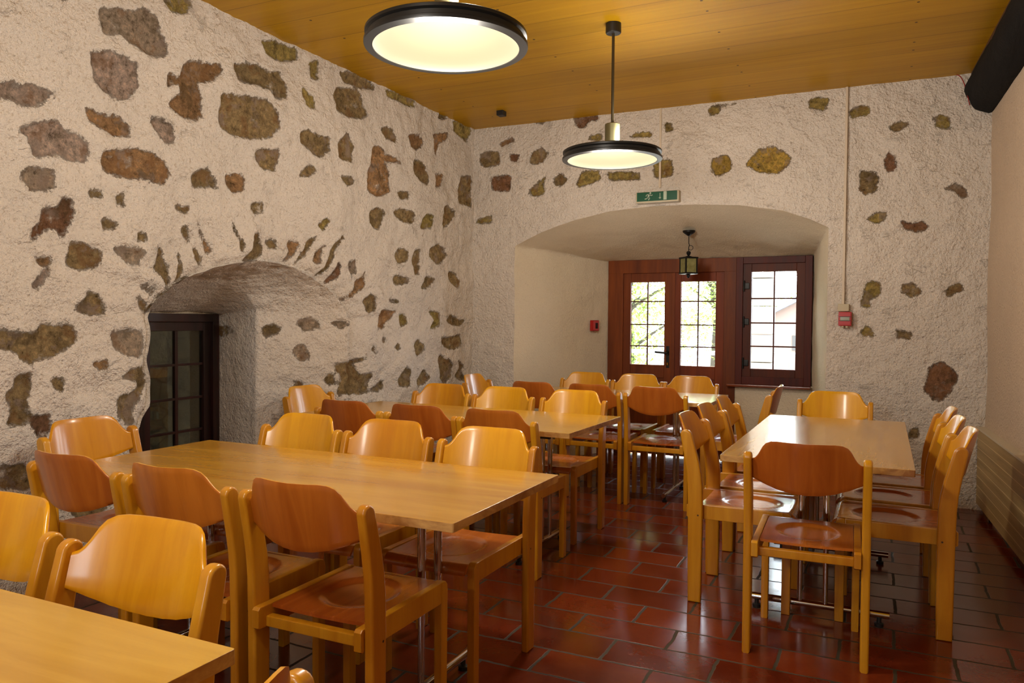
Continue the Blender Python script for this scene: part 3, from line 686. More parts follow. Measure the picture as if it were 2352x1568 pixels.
# ---- right wall, wall behind the camera, ceiling, floor
bm = bmesh.new()
V = []
for i in range(90):
    y = YF + (YB + 0.05 - YF) * i / 89; row = []
    for j in range(40):
        z = ZC * 1.01 * j / 39
        d = 0.012 * noise.noise(Vector((y * 1.6, z * 1.6, 4))) + 0.004 * noise.noise(Vector((y * 7, z * 7, 2)))
        row.append(bm.verts.new((xr(y) - d, y, z)))
    V.append(row)
grid_faces(bm, V)
struct('wall_right', bm, M['plaster_right'], angle=180)
bm = bmesh.new(); WX0, WX1, WZ0, WZ1 = -1.55, -0.95, 0.95, 2.15
box(bm, XL - 0.1, WX0, YF - 0.2, YF, 0, ZC); box(bm, WX1, 1.3, YF - 0.2, YF, 0, ZC); box(bm, WX0, WX1, YF - 0.2, YF, 0, WZ0); box(bm, WX0, WX1, YF - 0.2, YF, WZ1, ZC)
struct('wall_front', bm, M['plaster'])

def ceiling_mat():
    t = MT('ceiling_boards')
    co = t.coord()
    g1 = t.noise(t.coord((1.1, 26, 1)), 1.0, 5, 0.62, 0.5)
    g2 = t.noise(t.coord((0.35, 5.5, 1)), 1.0, 2, 0.5, 0.3)
    sep = t.node('ShaderNodeSeparateXYZ'); t.lk(co, sep.inputs[0])
    y = sep.outputs[1]; x = sep.outputs[0]
    ph = t.math('FLOORED_MODULO', t.math('SUBTRACT', y, 4.205), 1.17)
    seam = None; step = None
    for s in (0.0, 0.275, 0.545, 0.86):
        d = t.math('ABSOLUTE', t.math('SUBTRACT', ph, s))
        if s == 0.0: d = t.math('MINIMUM', d, t.math('ABSOLUTE', t.math('SUBTRACT', ph, 1.17)))
        seam = d if seam is None else t.math('MINIMUM', seam, d)
        st = t.math('GREATER_THAN', ph, s); step = st if step is None else t.math('ADD', step, st)
    per = t.math('FLOOR', t.math('DIVIDE', t.math('SUBTRACT', y, 4.205), 1.17))
    idv = t.math('ADD', t.math('MULTIPLY', per, 4.0), step)
    wn = t.node('ShaderNodeTexWhiteNoise', noise_dimensions='1D'); t.lk(idv, wn.inputs['W'])
    line = t.math('LESS_THAN', seam, 0.0028)
    f = t.math('ADD', t.math('MULTIPLY', g1, 0.55), t.math('MULTIPLY', g2, 0.45))
    c = t.ramp(f, [(0.35, srgb(172, 126, 8)), (0.65, srgb(192, 146, 14))])
    hs = t.node('ShaderNodeHueSaturation'); t.lk(c, hs.inputs['Color'])
    t.lk(t.math('ADD', 0.92, t.math('MULTIPLY', wn.outputs['Value'], 0.14)), hs.inputs['Value'])
    c = t.mix(t.math('MULTIPLY', line, 0.6), hs.outputs[0], srgb(92, 56, 12))
    # nail heads in rows over the hidden battens
    xm = t.math('ABSOLUTE', t.math('SUBTRACT', t.math('FLOORED_MODULO', t.math('SUBTRACT', x, -3.058 - 0.53), 1.066), 0.53))
    ny = None
    for s in (0.08, 0.235, 0.585, 0.9):
        d = t.math('ABSOLUTE', t.math('SUBTRACT', ph, s)); ny = d if ny is None else t.math('MINIMUM', ny, d)
    r = t.math('SQRT', t.math('ADD', t.math('MULTIPLY', xm, xm), t.math('MULTIPLY', ny, ny)))
    nail = t.math('LESS_THAN', r, 0.0080)
    c = t.mix(nail, c, srgb(66, 38, 8))
    h = t.math('SUBTRACT', t.math('MULTIPLY', g1, 0.25), t.math('ADD', line, nail))
    t.set(Base_Color=c, Roughness=0.42, Normal=t.bump(h, 0.4, 0.002), Specular_IOR_Level=0.2)
    return t.m
bm = bmesh.new(); box(bm, XL - 0.1, 1.3, YF - 0.2, YB + 0.1, ZC, ZC + 0.12)
struct('ceiling', bm, ceiling_mat())

def floor_mat():
    t = MT('terracotta_tiles')
    co = t.coord()
    sep = t.node('ShaderNodeSeparateXYZ'); t.lk(co, sep.inputs[0]); x, y = sep.outputs[0], sep.outputs[1]
    wob = t.math('MULTIPLY', t.math('SUBTRACT', t.noise(co, 7, 4, 0.65), 0.5), 0.022)
    TY, TX = 0.2085, 0.41
    yy = t.math('DIVIDE', t.math('ADD', t.math('SUBTRACT', y, 3.227), wob), TY)
    row = t.math('FLOOR', yy); fy = t.math('SUBTRACT', yy, row)
    par = t.math('FLOORED_MODULO', row, 2.0)
    rr = t.node('ShaderNodeTexWhiteNoise', noise_dimensions='1D'); t.lk(row, rr.inputs['W'])
    xo = t.math('ADD', t.math('MULTIPLY', par, 0.5), t.math('MULTIPLY', t.math('SUBTRACT', rr.outputs['Value'], 0.5), 0.03))
    xx = t.math('SUBTRACT', t.math('DIVIDE', t.math('ADD', t.math('ADD', x, 1.367), wob), TX), xo)
    cx = t.math('FLOOR', xx); fx = t.math('SUBTRACT', xx, cx)
    dy = t.math('MULTIPLY', t.math('SUBTRACT', 0.5, t.math('ABSOLUTE', t.math('SUBTRACT', fy, 0.5))), TY)
    dx = t.math('MULTIPLY', t.math('SUBTRACT', 0.5, t.math('ABSOLUTE', t.math('SUBTRACT', fx, 0.5))), TX)
    dy = t.math('ADD', dy, 0.0012)
    d = t.math('MINIMUM', dx, dy)
    d = t.math('ADD', d, t.math('MULTIPLY', t.math('SUBTRACT', t.noise(co, 60, 3, 0.6), 0.5), 0.004))
    tile = t.math('MULTIPLY', t.math('SUBTRACT', d, 0.0052), 420.0, clamp=True)
    cv = t.node('ShaderNodeCombineXYZ'); t.lk(cx, cv.inputs[0]); t.lk(row, cv.inputs[1])
    wn = t.node('ShaderNodeTexWhiteNoise', noise_dimensions='2D'); t.lk(cv.outputs[0], wn.inputs['Vector'])
    n1 = t.noise(co, 5, 5, 0.65, 0.5); n2 = t.noise(co, 45, 4, 0.6)
    f = t.math('ADD', t.math('MULTIPLY', wn.outputs['Value'], 0.4), t.math('MULTIPLY', n1, 0.6))
    tc = t.ramp(f, [(0.2, srgb(86, 30, 13)), (0.5, srgb(110, 41, 17)), (0.8, srgb(128, 54, 23))])
    tc = t.mix(t.ramp(n2, [(0.3, (0.14, 0.14, 0.14)), (0.6, (0, 0, 0))]), tc, srgb(78, 30, 18))
    c = t.mix(tile, srgb(62, 55, 38), tc)
    rough = t.math('ADD', 0.08, t.math('MULTIPLY', n1, 0.20))
    rough = t.math('ADD', rough, t.math('MULTIPLY', t.math('SUBTRACT', 1.0, tile), 0.55))
    h = t.math('ADD', t.math('MULTIPLY', tile, 1.0), t.math('ADD', t.math('MULTIPLY', n1, 0.8), t.math('MULTIPLY', n2, 0.03)))
    t.set(Base_Color=c, Roughness=rough, Specular_IOR_Level=0.5, Normal=t.bump(h, 0.40, 0.002))
    return t.m
bm = bmesh.new(); box(bm, -4.3, 1.3, YF - 0.2, YI + 0.1, -0.1, 0)
struct('floor', bm, floor_mat())

# ---- outer masonry: closes the shell so daylight enters only through the openings
bm = bmesh.new()
box(bm, -3.62, -3.52, YF - 0.2, 2.70, 0, ZC + 0.1)
box(bm, -3.62, -3.50, 4.62, YB + 0.3, 0, ZC + 0.1)
box(bm, -4.45, -3.50, 2.5, 4.9, 1.80, ZC + 0.1)
box(bm, -4.45, -3.50, 2.4, 2.70, 0, 1.9); box(bm, -4.45, -3.9, 4.62, 4.9, 0, 1.9)
box(bm, xr(6.3) + 0.08, 1.3, YB + 0.06, YB + 0.3, 0, ZC + 0.1); box(bm, 1.12, 1.3, YF - 0.2, YB + 0.3, 0, ZC + 0.1)
box(bm, -3.3, 0.1, YB + 0.05, YI + 0.085, 2.30, ZC + 0.1)
box(bm, -3.6, -3.04, YB + 0.05, YI + 0.12, 0, ZC + 0.1); box(bm, -0.32, 1.2, YB + 0.05, YI + 0.12, 0, ZC + 0.1)
struct('wall_outer', bm, M['plaster'])

# ------------------------------------------------------------------ door and window at the back
def lattice(bm, x0, x1, z0, z1, nx, nz, w, y0, y1, zs=None):
    for i in range(1, nx):
        x = x0 + (x1 - x0) * i / nx; box(bm, x - w / 2, x + w / 2, y0, y1, z0, z1, 0.001, 1)
    for j in (range(1, nz)):
        z = zs[j - 1] if zs else z0 + (z1 - z0) * j / nz
        box(bm, x0, x1, y0 + 0.002, y1 - 0.002, z - w / 2, z + w / 2, 0.001, 1)

def frame(bm, x0, x1, z0, z1, w, y0, y1, b=0.004, wb=None):
    wb = w if wb is None else wb
    box(bm, x0, x0 + w, y0, y1, z0, z1, b); box(bm, x1 - w, x1, y0, y1, z0, z1, b)
    box(bm, x0 + w, x1 - w, y0 + 0.0015, y1, z1 - w, z1, b)
    if wb: box(bm, x0 + w, x1 - w, y0 + 0.0015, y1, z0, z0 + wb, b)

door = bpy.data.objects.new('door_1', None); door.location = (-1.88, YI, 0); link(door); door['kind'] = 'structure'
door['label'] = 'stained wooden double door with small glass panes at the back of the arched niche'
def ch(name, bm, mats, parent, **k):
    o = obj(name, bm, mats, parent, **k)
    base = Vector((0, 0, 0)); q = parent
    while q is not None: base += q.location; q = q.parent
    o.data.transform(Matrix.Translation(-base - o.location)); return o
bm = bmesh.new()
box(bm, -2.475, -2.32, YI - 0.03, YI + 0.07, 0, 1.905, 0.004); box(bm, -1.345, -1.235, YI - 0.03, YI + 0.07, 0, 1.80, 0.004)
box(bm, -2.475, -1.235, YI - 0.032, YI + 0.07, 1.775, 1.905, 0.004)
ch('door_frame', bm, M['doorwood'], door)
LX = [(-2.326, -1.8275, -2.247, -1.911), (-1.8265, -1.340, -1.752, -1.424)]
leaves = []
for k, (a, b, g0, g1) in enumerate(LX):
    bm = bmesh.new()
    z0, z1, gz0, gz1 = 0.012, 1.782, 0.885, 1.688
    box(bm, a, g0, YI - 0.01, YI + 0.035, z0, z1, 0.004); box(bm, g1, b, YI - 0.01, YI + 0.035, z0, z1, 0.004)
    box(bm, g0, g1, YI - 0.009, YI + 0.035, gz1, z1, 0.004); box(bm, g0, g1, YI - 0.009, YI + 0.035, 0.76, gz0, 0.004)
    box(bm, g0, g1, YI - 0.009, YI + 0.035, z0, 0.16, 0.004); box(bm, g0, g1, YI + 0.004, YI + 0.022, 0.15, 0.77)
    box(bm, g0 + 0.04, g1 - 0.04, YI - 0.004, YI + 0.02, 0.20, 0.72, 0.012)
    if k == 0: box(bm, b - 0.012, b + 0.02, YI - 0.02, YI - 0.008, z0, z1, 0.003)
    lf = ch('door_leaf', bm, M['doorwood'], door)
    bm = bmesh.new(); lattice(bm, g0, g1, gz0, gz1, 2, 4, 0.012, YI - 0.002, YI + 0.016, [1.066, 1.276, 1.50]); ch('glazing_bars', bm, M['winwood'], lf)
    bm = bmesh.new(); box(bm, g0, g1, YI + 0.005, YI + 0.009, gz0, gz1); ch('glass_pane', bm, M['glass'], lf)
    leaves.append(lf)
bm = bmesh.new()
box(bm, -1.887, -1.857, YI - 0.016, YI - 0.009, 0.86, 1.07, 0.003)
tube(bm, [(-1.872, YI - 0.01, 1.005), (-1.872, YI - 0.055, 1.005), (-1.885, YI - 0.06, 1.005), (-1.985, YI - 0.058, 1.012)], 0.009, 10)
lathe(bm, [(0.0, 0.99), (0.014, 0.985), (0.014, 1.02), (0.0, 1.03)], -1.872, YI - 0.03, 12)
h = ch('door_handle', bm, M['iron'], leaves[0]); h['label'] = 'black iron lever handle'; M['rod'] = plain('rod_dark_bronze', srgb(70, 62, 44), 0.4, 0.5)
bm = bmesh.new(); lathe(bm, [(0, 0.88), (0.011, 0.885), (0.011, 0.91), (0, 0.915)], -1.872, YI - 0.02, 12)
h = ch('lock_cylinder', bm, plain('brass', srgb(150, 110, 50), 0.3, 1.0), leaves[0]); h['label'] = 'brass lock cylinder'

win = bpy.data.objects.new('window_1', None); win.location = (-0.91, YI, 0.735); link(win); win['kind'] = 'structure'
win['label'] = 'dark oak casement window right of the door, eight small panes'
bm = bmesh.new(); frame(bm, -1.236, -0.575, 0.735, 1.905, 0.062, YI - 0.035, YI + 0.07, wb=0.07)
ch('window_frame', bm, M['winwood'], win)
bm = bmesh.new(); frame(bm, -1.178, -0.633, 0.801, 1.847, 0.078, YI - 0.012, YI + 0.035)
cs = ch('casement', bm, M['winwood'], win)
bm = bmesh.new(); lattice(bm, -1.100, -0.703, 0.873, 1.774, 2, 4, 0.013, YI - 0.004, YI + 0.016, [1.085, 1.30, 1.524]); ch('glazing_bars', bm, M['winwood'], cs)
bm = bmesh.new(); box(bm, -1.100, -0.703, YI + 0.005, YI + 0.009, 0.873, 1.774); ch('glass_pane', bm, M['glass'], cs)
for z in (0.93, 1.31, 1.64):
    bm = bmesh.new(); box(bm, -1.172, -1.118, YI - 0.02, YI - 0.009, z - 0.03, z + 0.03, 0.006)
    tube(bm, [(-1.166, YI - 0.026, z - 0.05), (-1.166, YI - 0.026, z + 0.05)], 0.009, 10); hg = ch('hinge', bm, M['iron'], win)
    hg['label'] = 'black iron hinge'
for z in (0.93, 1.75):
    bm = bmesh.new(); tube(bm, [(-0.625, YI - 0.02, z - 0.02), (-0.625, YI - 0.02, z + 0.02)], 0.007, 10); ch('latch_pin', bm, M['chrome'], win)
bm = bmesh.new(); box(bm, -1.30, -0.572, YI - 0.105, YI - 0.0, 0.712, 0.736, 0.005, 2)
struct('trim_1', bm, M['sill'])['label'] = 'glossy dark wooden sill under the back window'

# daylight window in the wall behind the camera
win3 = bpy.data.objects.new('window_3', None); win3.location = (-1.25, YF, 0.95); link(win3); win3['kind'] = 'structure'
win3['label'] = 'window in the wall behind the camera'
bm = bmesh.new(); frame(bm, WX0, WX1, WZ0, WZ1, 0.06, YF - 0.12, YF - 0.05); box(bm, WX0 + 0.06, WX1 - 0.06, YF - 0.12, YF - 0.055, 1.54, 1.57, 0.003)
ch('window_frame', bm, M['winwood'], win3)
bm = bmesh.new(); box(bm, WX0 + 0.06, WX1 - 0.06, YF - 0.09, YF - 0.085, WZ0 + 0.06, WZ1 - 0.06); ch('glass_pane', bm, M['glass'], win3)

# small window deep in the left niche
win2 = bpy.data.objects.new('window_2', None); win2.location = (XW, 3.66, 0.16); link(win2); win2['kind'] = 'structure'
win2['label'] = 'dark barred window at the back of the arched niche in the left wall'
def fy(bm, y0, y1, z0, z1, w, x0, x1, b=0.004):
    box(bm, x0, x1, y0, y0 + w, z0, z1, b); box(bm, x0, x1, y1 - w, y1, z0, z1, b)
    box(bm, x0 + .001, x1 - .001, y0 + w, y1 - w, z1 - w, z1, b); box(bm, x0 + .001, x1 - .001, y0 + w, y1 - w, z0, z0 + w, b)
bm = bmesh.new(); fy(bm, 3.325, 3.985, 0.16, 1.332, 0.055, XW - 0.05, XW + 0.03); ch('window_frame', bm, M['darkwood'], win2)
bm = bmesh.new(); fy(bm, 3.378, 3.932, 0.213, 1.279, 0.062, XW - 0.04, XW + 0.005); cs = ch('casement', bm, M['darkwood'], win2)
bm = bmesh.new()
box(bm, XW - 0.03, XW - 0.004, 3.640, 3.664, 0.27, 1.22, 0.002)
for z in (0.325, 0.545, 0.766, 0.992): box(bm, XW - 0.028, XW - 0.006, 3.44, 3.875, z - 0.008, z + 0.008, 0.002)
ch('glazing_bars', bm, M['darkwood'], cs)
bm = bmesh.new(); box(bm, XW - 0.02, XW - 0.016, 3.435, 3.875, 0.27, 1.22); ch('glass_pane', bm, M['darkglass'], cs)

# ------------------------------------------------------------------ beam, ceiling batten, radiator cover
def barkmat():
    t = MT('blackened_beam'); co = t.coord((9, 1.6, 9)); n = t.noise(co, 1.0, 6, 0.7, 0.8)
    t.set(Base_Color=t.ramp(n, [(0.3, (0.002, 0.002, 0.0026)), (0.7, (0.008, 0.0075, 0.0075))]), Roughness=0.85, Specular_IOR_Level=0.2, Normal=t.bump(n, 1.0, 0.02))
    return t.m
bm = bmesh.new(); rings = []
N = 34
for i in range(120):
    y = YF - 0.1 + (YB + 0.05 - YF + 0.1) * i / 119; row = []
    cx = xr(y) - 0.005; cz = 2.93
    for k in range(N):
        a = 2 * PI * k / N; r = 0.160 + 0.016 * noise.noise(Vector((math.cos(a) * 2, math.sin(a) * 2, y * 1.5))) + 0.006 * noise.noise(Vector((math.cos(a) * 6, math.sin(a) * 6, y * 7)))
        row.append(bm.verts.new((cx + r * math.cos(a), y, cz + r * math.sin(a))))
    rings.append(row)
for a, b in zip(rings, rings[1:]):
    for k in range(N): bm.faces.new((a[k], a[(k + 1) % N], b[(k + 1) % N], b[k]))
bm.faces.new(rings[0]); bm.faces.new(rings[-1])
struct('trim_2', bm, barkmat(), angle=180)['label'] = 'blackened round log beam along the top of the right wall'
bm = bmesh.new(); n = bmesh.new()
for y0, y1 in ((YF, YB - 0.01),):
    vs = []
    for y in (y0, y1):
        for dx, z in ((-0.135, 3.05), (-0.135, 3.02), (-0.06, 3.02), (-0.06, 3.05)): vs.append(bm.verts.new((xr(y) + dx, y, z)))
    for a in range(4): bm.faces.new((vs[a], vs[(a + 1) % 4], vs[4 + (a + 1) % 4], vs[4 + a]))
    bm.faces.new(vs[:4]); bm.faces.new(vs[4:])
struct('trim_3', bm, wood('batten', srgb(60, 34, 18), srgb(84, 48, 26), (20, 1.5, 20), 0.5))['label'] = 'brown ceiling batten beside the log beam'

def covermat():
    t = MT('radiator_cover_board'); co = t.coord((1, 1, 1))
    g = t.noise(t.coord((6, 1.0, 22)), 1.0, 4, 0.6, 0.4)
    t.set(Base_Color=t.ramp(g, [(0.35, srgb(150, 124, 72)), (0.65, srgb(178, 150, 96))]), Roughness=0.42, Normal=t.bump(g, 0.2, 0.001))
    return t.m
rc = thing('radiator_cover', 'long beige slatted radiator cover low along the right wall', 'radiator cover', (xr(3.5) - 0.05, 3.5, 0))
def slab(bm, d0, d1, z0, z1, ya=0.2, yb=6.27):
    vs = []
    for y in (ya, yb):
        for d, z in ((d0, z0), (d1, z0), (d1, z1), (d0, z1)): vs.append(bm.verts.new((xr(y) - d, y, z)))
    for a in range(4): bm.faces.new((vs[a], vs[(a + 1) % 4], vs[4 + (a + 1) % 4], vs[4 + a]))
    bm.faces.new(vs[:4]); bm.faces.new(vs[4:])
bm = bmesh.new(); z = 0.055
for k in range(8):
    slab(bm, 0.030, 0.046, z, z + 0.0615)
    if k < 7: slab(bm, 0.030, 0.0463, z + 0.0615, z + 0.0655)
    z += 0.0655
for f in bm.faces:
    zz = [v.co.z for v in f.verts]
    if max(zz) - min(zz) < 0.005 and max(zz) - min(zz) > 0.002: f.material_index = 1
ch('slat_panel', bm, [covermat(), plain('groove_strip', srgb(222, 200, 150), 0.45)], rc)
bm = bmesh.new(); slab(bm, 0.0, 0.056, z, z + 0.012); ch('top_ledge', bm, plain('ledge', srgb(208, 196, 172), 0.6), rc)
bm = bmesh.new(); slab(bm, 0.0, 0.012, 0.055, z); ch('back_panel', bm, M['blacksteel'], rc)
for yy in (0.5, 2.2, 4.0, 5.9):
    bm = bmesh.new(); slab(bm, 0.004, 0.026, 0.0, 0.06, yy, yy + 0.04); ch('bracket', bm, M['blacksteel'], rc)

# ------------------------------------------------------------------ small fittings
bm = bmesh.new(); box(bm, -0.283, -0.265, YB - 0.022, YB + 0.03, 1.43, ZC, 0.003)
tag(obj('cable_trunking', bm, M['white']), 'thin white cable trunking running down the back wall to the right call point', 'cable trunking')
bm = bmesh.new(); box(bm, -1.683, -1.667, YB - 0.016, YB + 0.03, 2.40, ZC, 0.002)
tag(obj('cable_trunking', bm, M['white']), 'narrow cable trunking from the ceiling to the green exit sign', 'cable trunking')

def call_point(name, label, loc, rz, mf):
    t = thing(name, label, 'alarm call point', loc, rz)
    bm = bmesh.new(); box(bm, -0.045, 0.045, 0.0, 0.038, -0.052, 0.052, 0.005)     # local: y 0 = wall side, +y into the room after turning
    obj('housing', bm, M['red'], t)
    bm = bmesh.new(); box(bm, -0.038, 0.038, 0.038, 0.041, -0.044, 0.044, 0.001); obj('front_plate', bm, mf, t)
    return t
t = call_point('alarm_call_point', 'red alarm call point with a pale window on the back wall, below the white trunking', (-0.258, YB - 0.015, 1.335), PI, M['red'])
bm = bmesh.new(); box(bm, -0.032, 0.032, 0.041, 0.044, -0.012, 0.014, 0.002); obj('break_glass', bm, plain('pale_glass', srgb(150, 150, 130), 0.2), t)
bm = bmesh.new(); box(bm, -0.040, 0.040, 0.041, 0.043, 0.014, 0.018); box(bm, -0.040, 0.040, 0.041, 0.043, -0.016, -0.012); obj('window_rim', bm, M['blacksteel'], t)
bm = bmesh.new()
for x in (-0.014, 0.014): lathe(bm, [(0, -0.068), (0.010, -0.064), (0.010, -0.052)], x, 0.02, 14)
obj('key_port', bm, M['ivory'], t)
bm = bmesh.new(); box(bm, -0.310, -0.232, YB - 0.04, YB + 0.02, 1.391, 1.446, 0.005)
jb = tag(obj('junction_box', bm, M['ivory']), 'small ivory junction box on top of the right red call point', 'junction box')
ang = math.atan2(0.53, 1.11)
s_ = 0.80; lx, ly = -2.991 + 0.516 * s_, YB + (YI - YB) * s_
t = call_point('alarm_call_point', 'red alarm call point with a dark slot on the left cheek of the door niche', (lx + 0.018, ly, 1.262), -PI / 2 - 0.435, M['pinkred'])
bm = bmesh.new(); box(bm, -0.024, 0.010, 0.041, 0.0435, -0.030, 0.026, 0.002); obj('dark_slot', bm, plain('slot', (0.01, 0.001, 0.001, 1), 0.4), t)

# exit sign
t = thing('exit_sign', 'green emergency exit sign above the arched niche', 'exit sign', (-1.683, YB - 0.03, 2.325))
bm = bmesh.new(); box(bm, -0.18, 0.18, -0.035, 0.055, -0.050, 0.040, 0.008); obj('housing', bm, M['ivory'], t)
bm = bmesh.new(); box(bm, -0.168, 0.166, -0.0385, -0.034, -0.036, 0.037, 0.001); f = obj('sign_face', bm, M['green'], t)
def stroke(bm, pts, w, y=-0.0405):
    pts = [(a, b * 0.9 - 0.002) for a, b in pts]
    for (x0, z0), (x1, z1) in zip(pts, pts[1:]):
        d = Vector((x1 - x0, z1 - z0)); L = d.length; d /= L; n_ = Vector((-d.y, d.x)) * w / 2; d2 = d * w * 0.3
        q = [(x0 - d2.x + n_.x, z0 - d2.y + n_.y), (x1 + d2.x + n_.x, z1 + d2.y + n_.y), (x1 + d2.x - n_.x, z1 + d2.y - n_.y), (x0 - d2.x - n_.x, z0 - d2.y - n_.y)]
        a = [bm.verts.new((x, y, z)) for x, z in q]; b = [bm.verts.new((x, y + 0.002, z)) for x, z in q]
        bm.faces.new(a); bm.faces.new(b[::-1])
        for i in range(4): bm.faces.new((a[i], b[i], b[(i + 1) % 4], a[(i + 1) % 4]))
bm = bmesh.new()
stroke(bm, [(-0.062, 0.022), (-0.072, -0.002)], 0.013)                      # trunk
stroke(bm, [(-0.072, -0.002), (-0.060, -0.012), (-0.068, -0.027)], 0.007)   # front leg
stroke(bm, [(-0.073, -0.002), (-0.082, -0.014), (-0.098, -0.018)], 0.007)   # trailing leg
stroke(bm, [(-0.063, 0.022), (-0.046, 0.010), (-0.038, 0.016)], 0.006)      # arm
stroke(bm, [(-0.063, 0.022), (-0.084, 0.020), (-0.090, 0.008)], 0.006)
n = bmesh.new(); bmesh.ops.create_circle(n, cap_ends=True, segments=14, radius=0.0075); bmesh.ops.rotate(n, verts=n.verts, matrix=Matrix.Rotation(PI / 2, 3, 'X'))
bmesh.ops.translate(n, verts=n.verts, vec=(-0.054, -0.0405, 0.0285)); join(bm, n)
o = obj('running_figure', bm, M['pict'], f); o['label'] = 'white running figure'
bm = bmesh.new(); stroke(bm, [(0.026, 0.028), (0.026, -0.020)], 0.004); stroke(bm, [(0.019, -0.010), (0.026, -0.024), (0.033, -0.010)], 0.004)
o = obj('arrow', bm, M['pict'], f); o['label'] = 'white downward arrow'
bm = bmesh.new(); stroke(bm, [(0.068, 0.034), (0.068, -0.024)], 0.026); o = obj('doorway_symbol', bm, M['pict'], f); o['label'] = 'white doorway symbol'

# red cable by the beam, small black ceiling boxes
pts = []
for k in range(15):
    s = k / 14; x = 0.428 + 0.085 * (s ** 0.8); z = 3.045 - 0.22 * (s ** 1.6) ; pts.append((x, YB - 0.02 - 0.012 * math.sin(s * PI), z))
bm = bmesh.new(); tube(bm, pts, 0.003, 8); tag(obj('cable', bm, M['redcable']), 'thin red cable drooping from the ceiling to the log beam', 'cable')
bm = bmesh.new(); box(bm, -2.94, -2.88, 5.80, 5.87, 3.01, ZC + 0.004, 0.004); tag(obj('ceiling_sensor', bm, M['black']), 'small black box on the ceiling boards near the back left corner', 'sensor')

# ------------------------------------------------------------------ pendant lamps
M['diff'] = emis('lamp_frosted_glass', (1.0, 0.80, 0.52, 1), LAMP_GLASS, (0.085, 0.072, 0.045, 1))
def pendant(label, x, y, z):
    t = thing('pendant_lamp', label, 'lamp', (x, y, z), 0, 'disc pendant lamps hanging in a row')
    h = ZC - z
    bm = bmesh.new(); lathe(bm, [(0, h + 0.003), (0.045, h + 0.003), (0.046, h - 0.052), (0.042, h - 0.058), (0.0, h - 0.058)], n=32); obj('ceiling_cup', bm, M['black'], t)
    bm = bmesh.new(); lathe(bm, [(0.0085, h - 0.055), (0.0085, 0.21)], n=14); o = obj('rod', bm, M['rod'], t)
    bm = bmesh.new(); lathe(bm, [(0, 0.215), (0.040, 0.215), (0.0435, 0.211), (0.0435, 0.068), (0.05, 0.064)], n=36); o = obj('lamp_holder', bm, M['lampbody'], t)
    bm = bmesh.new()
    lathe(bm, [(0.262, -0.002), (0.262, 0.004), (0.292, 0.002), (0.2935, 0.006), (0.2935, 0.014), (0.281, 0.020), (0.281, 0.034), (0.290, 0.040), (0.290, 0.050), (0.284, 0.054), (0.20, 0.060), (0.05, 0.066), (0.04, 0.064)], n=96)
    lathe(bm, [(0.262, -0.002), (0.292, 0.002)], n=96)
    obj('shade', bm, M['lampring'], t, angle=30)
    bm = bmesh.new()
    lathe(bm, [(0.2625, 0.001), (0.255, 0.012), (0.235, 0.026), (0.20, 0.038), (0.15, 0.048), (0.10, 0.054), (0.055, 0.057), (0.0, 0.058)], n=96)
    obj('diffuser', bm, M['diff'], t, angle=180)
    return t
LAMPS = [(-1.463, 4.40, 2.250), (-1.435, 2.43, 2.275), (-1.425, 0.54, 2.28), (-1.425, -1.35, 2.28)]
LL = ['smaller-looking disc pendant lamp hanging in the middle of the room', 'large disc pendant lamp cut off by the top edge of the photo', 'disc pendant lamp above the nearest table', 'disc pendant lamp at the camera end of the room']
for (x, y, z), l in zip(LAMPS, LL):
    pendant(l, x, y, z)
    for dz, e, r in ((-0.20, LAMP_DOWN, 0.12), (0.14, LAMP_UP, 0.06)):
        ld = bpy.data.lights.new('lamp_light', 'POINT'); ld.energy = e; ld.color = LAMP_COL; ld.shadow_soft_size = r
        lo = bpy.data.objects.new('lamp_light', ld); lo.location = (x + (0.09 if dz > 0 else 0), y, z + dz); link(lo)

# iron lantern in the door niche
t = thing('lantern', 'small black iron lantern with greenish glass hanging in front of the door', 'lantern', (-1.545, 6.78, 1.80))
bm = bmesh.new(); lathe(bm, [(0, 0.302), (0.055, 0.300), (0.052, 0.285), (0.03, 0.268), (0.012, 0.255), (0, 0.252)], n=24); obj('ceiling_rose', bm, M['iron'], t)
bm = bmesh.new()
tube(bm, [(0, 0, 0.26), (0, 0, 0.19), (0.006, 0, 0.175), (0.0, 0, 0.155), (0, 0, 0.12)], 0.0035, 8)
tube(bm, [(0.006 + 0.02 * math.cos(a) + 0.012, 0, 0.150 + 0.020 * math.sin(a)) for a in np.linspace(0.9 * PI, -0.9 * PI, 14)], 0.0025, 8)
obj('chain', bm, M['iron'], t)
bm = bmesh.new(); lathe(bm, [(0, 0.125), (0.016, 0.118), (0.020, 0.105), (0.014, 0.09), (0.006, 0.083), (0.02, 0.078), (0.07, 0.06)], n=20)
n = bmesh.new()
a_ = 0.052
for z in (-0.072, 0.062):
    box(n, -a_ - 0.01, a_ + 0.01, -a_ - 0.01, a_ + 0.01, z - 0.007, z + 0.007, 0.002)
for sx in (-1, 1):
    for sy in (-1, 1): box(n, sx * a_ - 0.006, sx * a_ + 0.006, sy * a_ - 0.006, sy * a_ + 0.006, -0.07, 0.062, 0.001)
join(bm, n, 0, Matrix.Rotation(R(41), 4, 'Z'))
lathe(bm, [(0.03, -0.079), (0.014, -0.088), (0.016, -0.10), (0.006, -0.112), (0, -0.115)], n=16)
obj('cage', bm, M['iron'], t)
lg = MT('lantern_glass'); lgn = lg.noise(lg.coord(), 30, 3, 0.6); lg.set(Base_Color=lg.ramp(lgn, [(0.3, srgb(150, 146, 78)), (0.7, srgb(206, 204, 140))]), Roughness=0.35, Transmission_Weight=0.55)
for k in range(4):
    n = bmesh.new(); box(n, -a_ + 0.006, a_ - 0.006, a_ - 0.003, a_, -0.065, 0.055); bm = bmesh.new(); join(bm, n, 0, Matrix.Rotation(R(41 + 90 * k), 4, 'Z'))
    obj('glass_side', bm, lg.m, t)

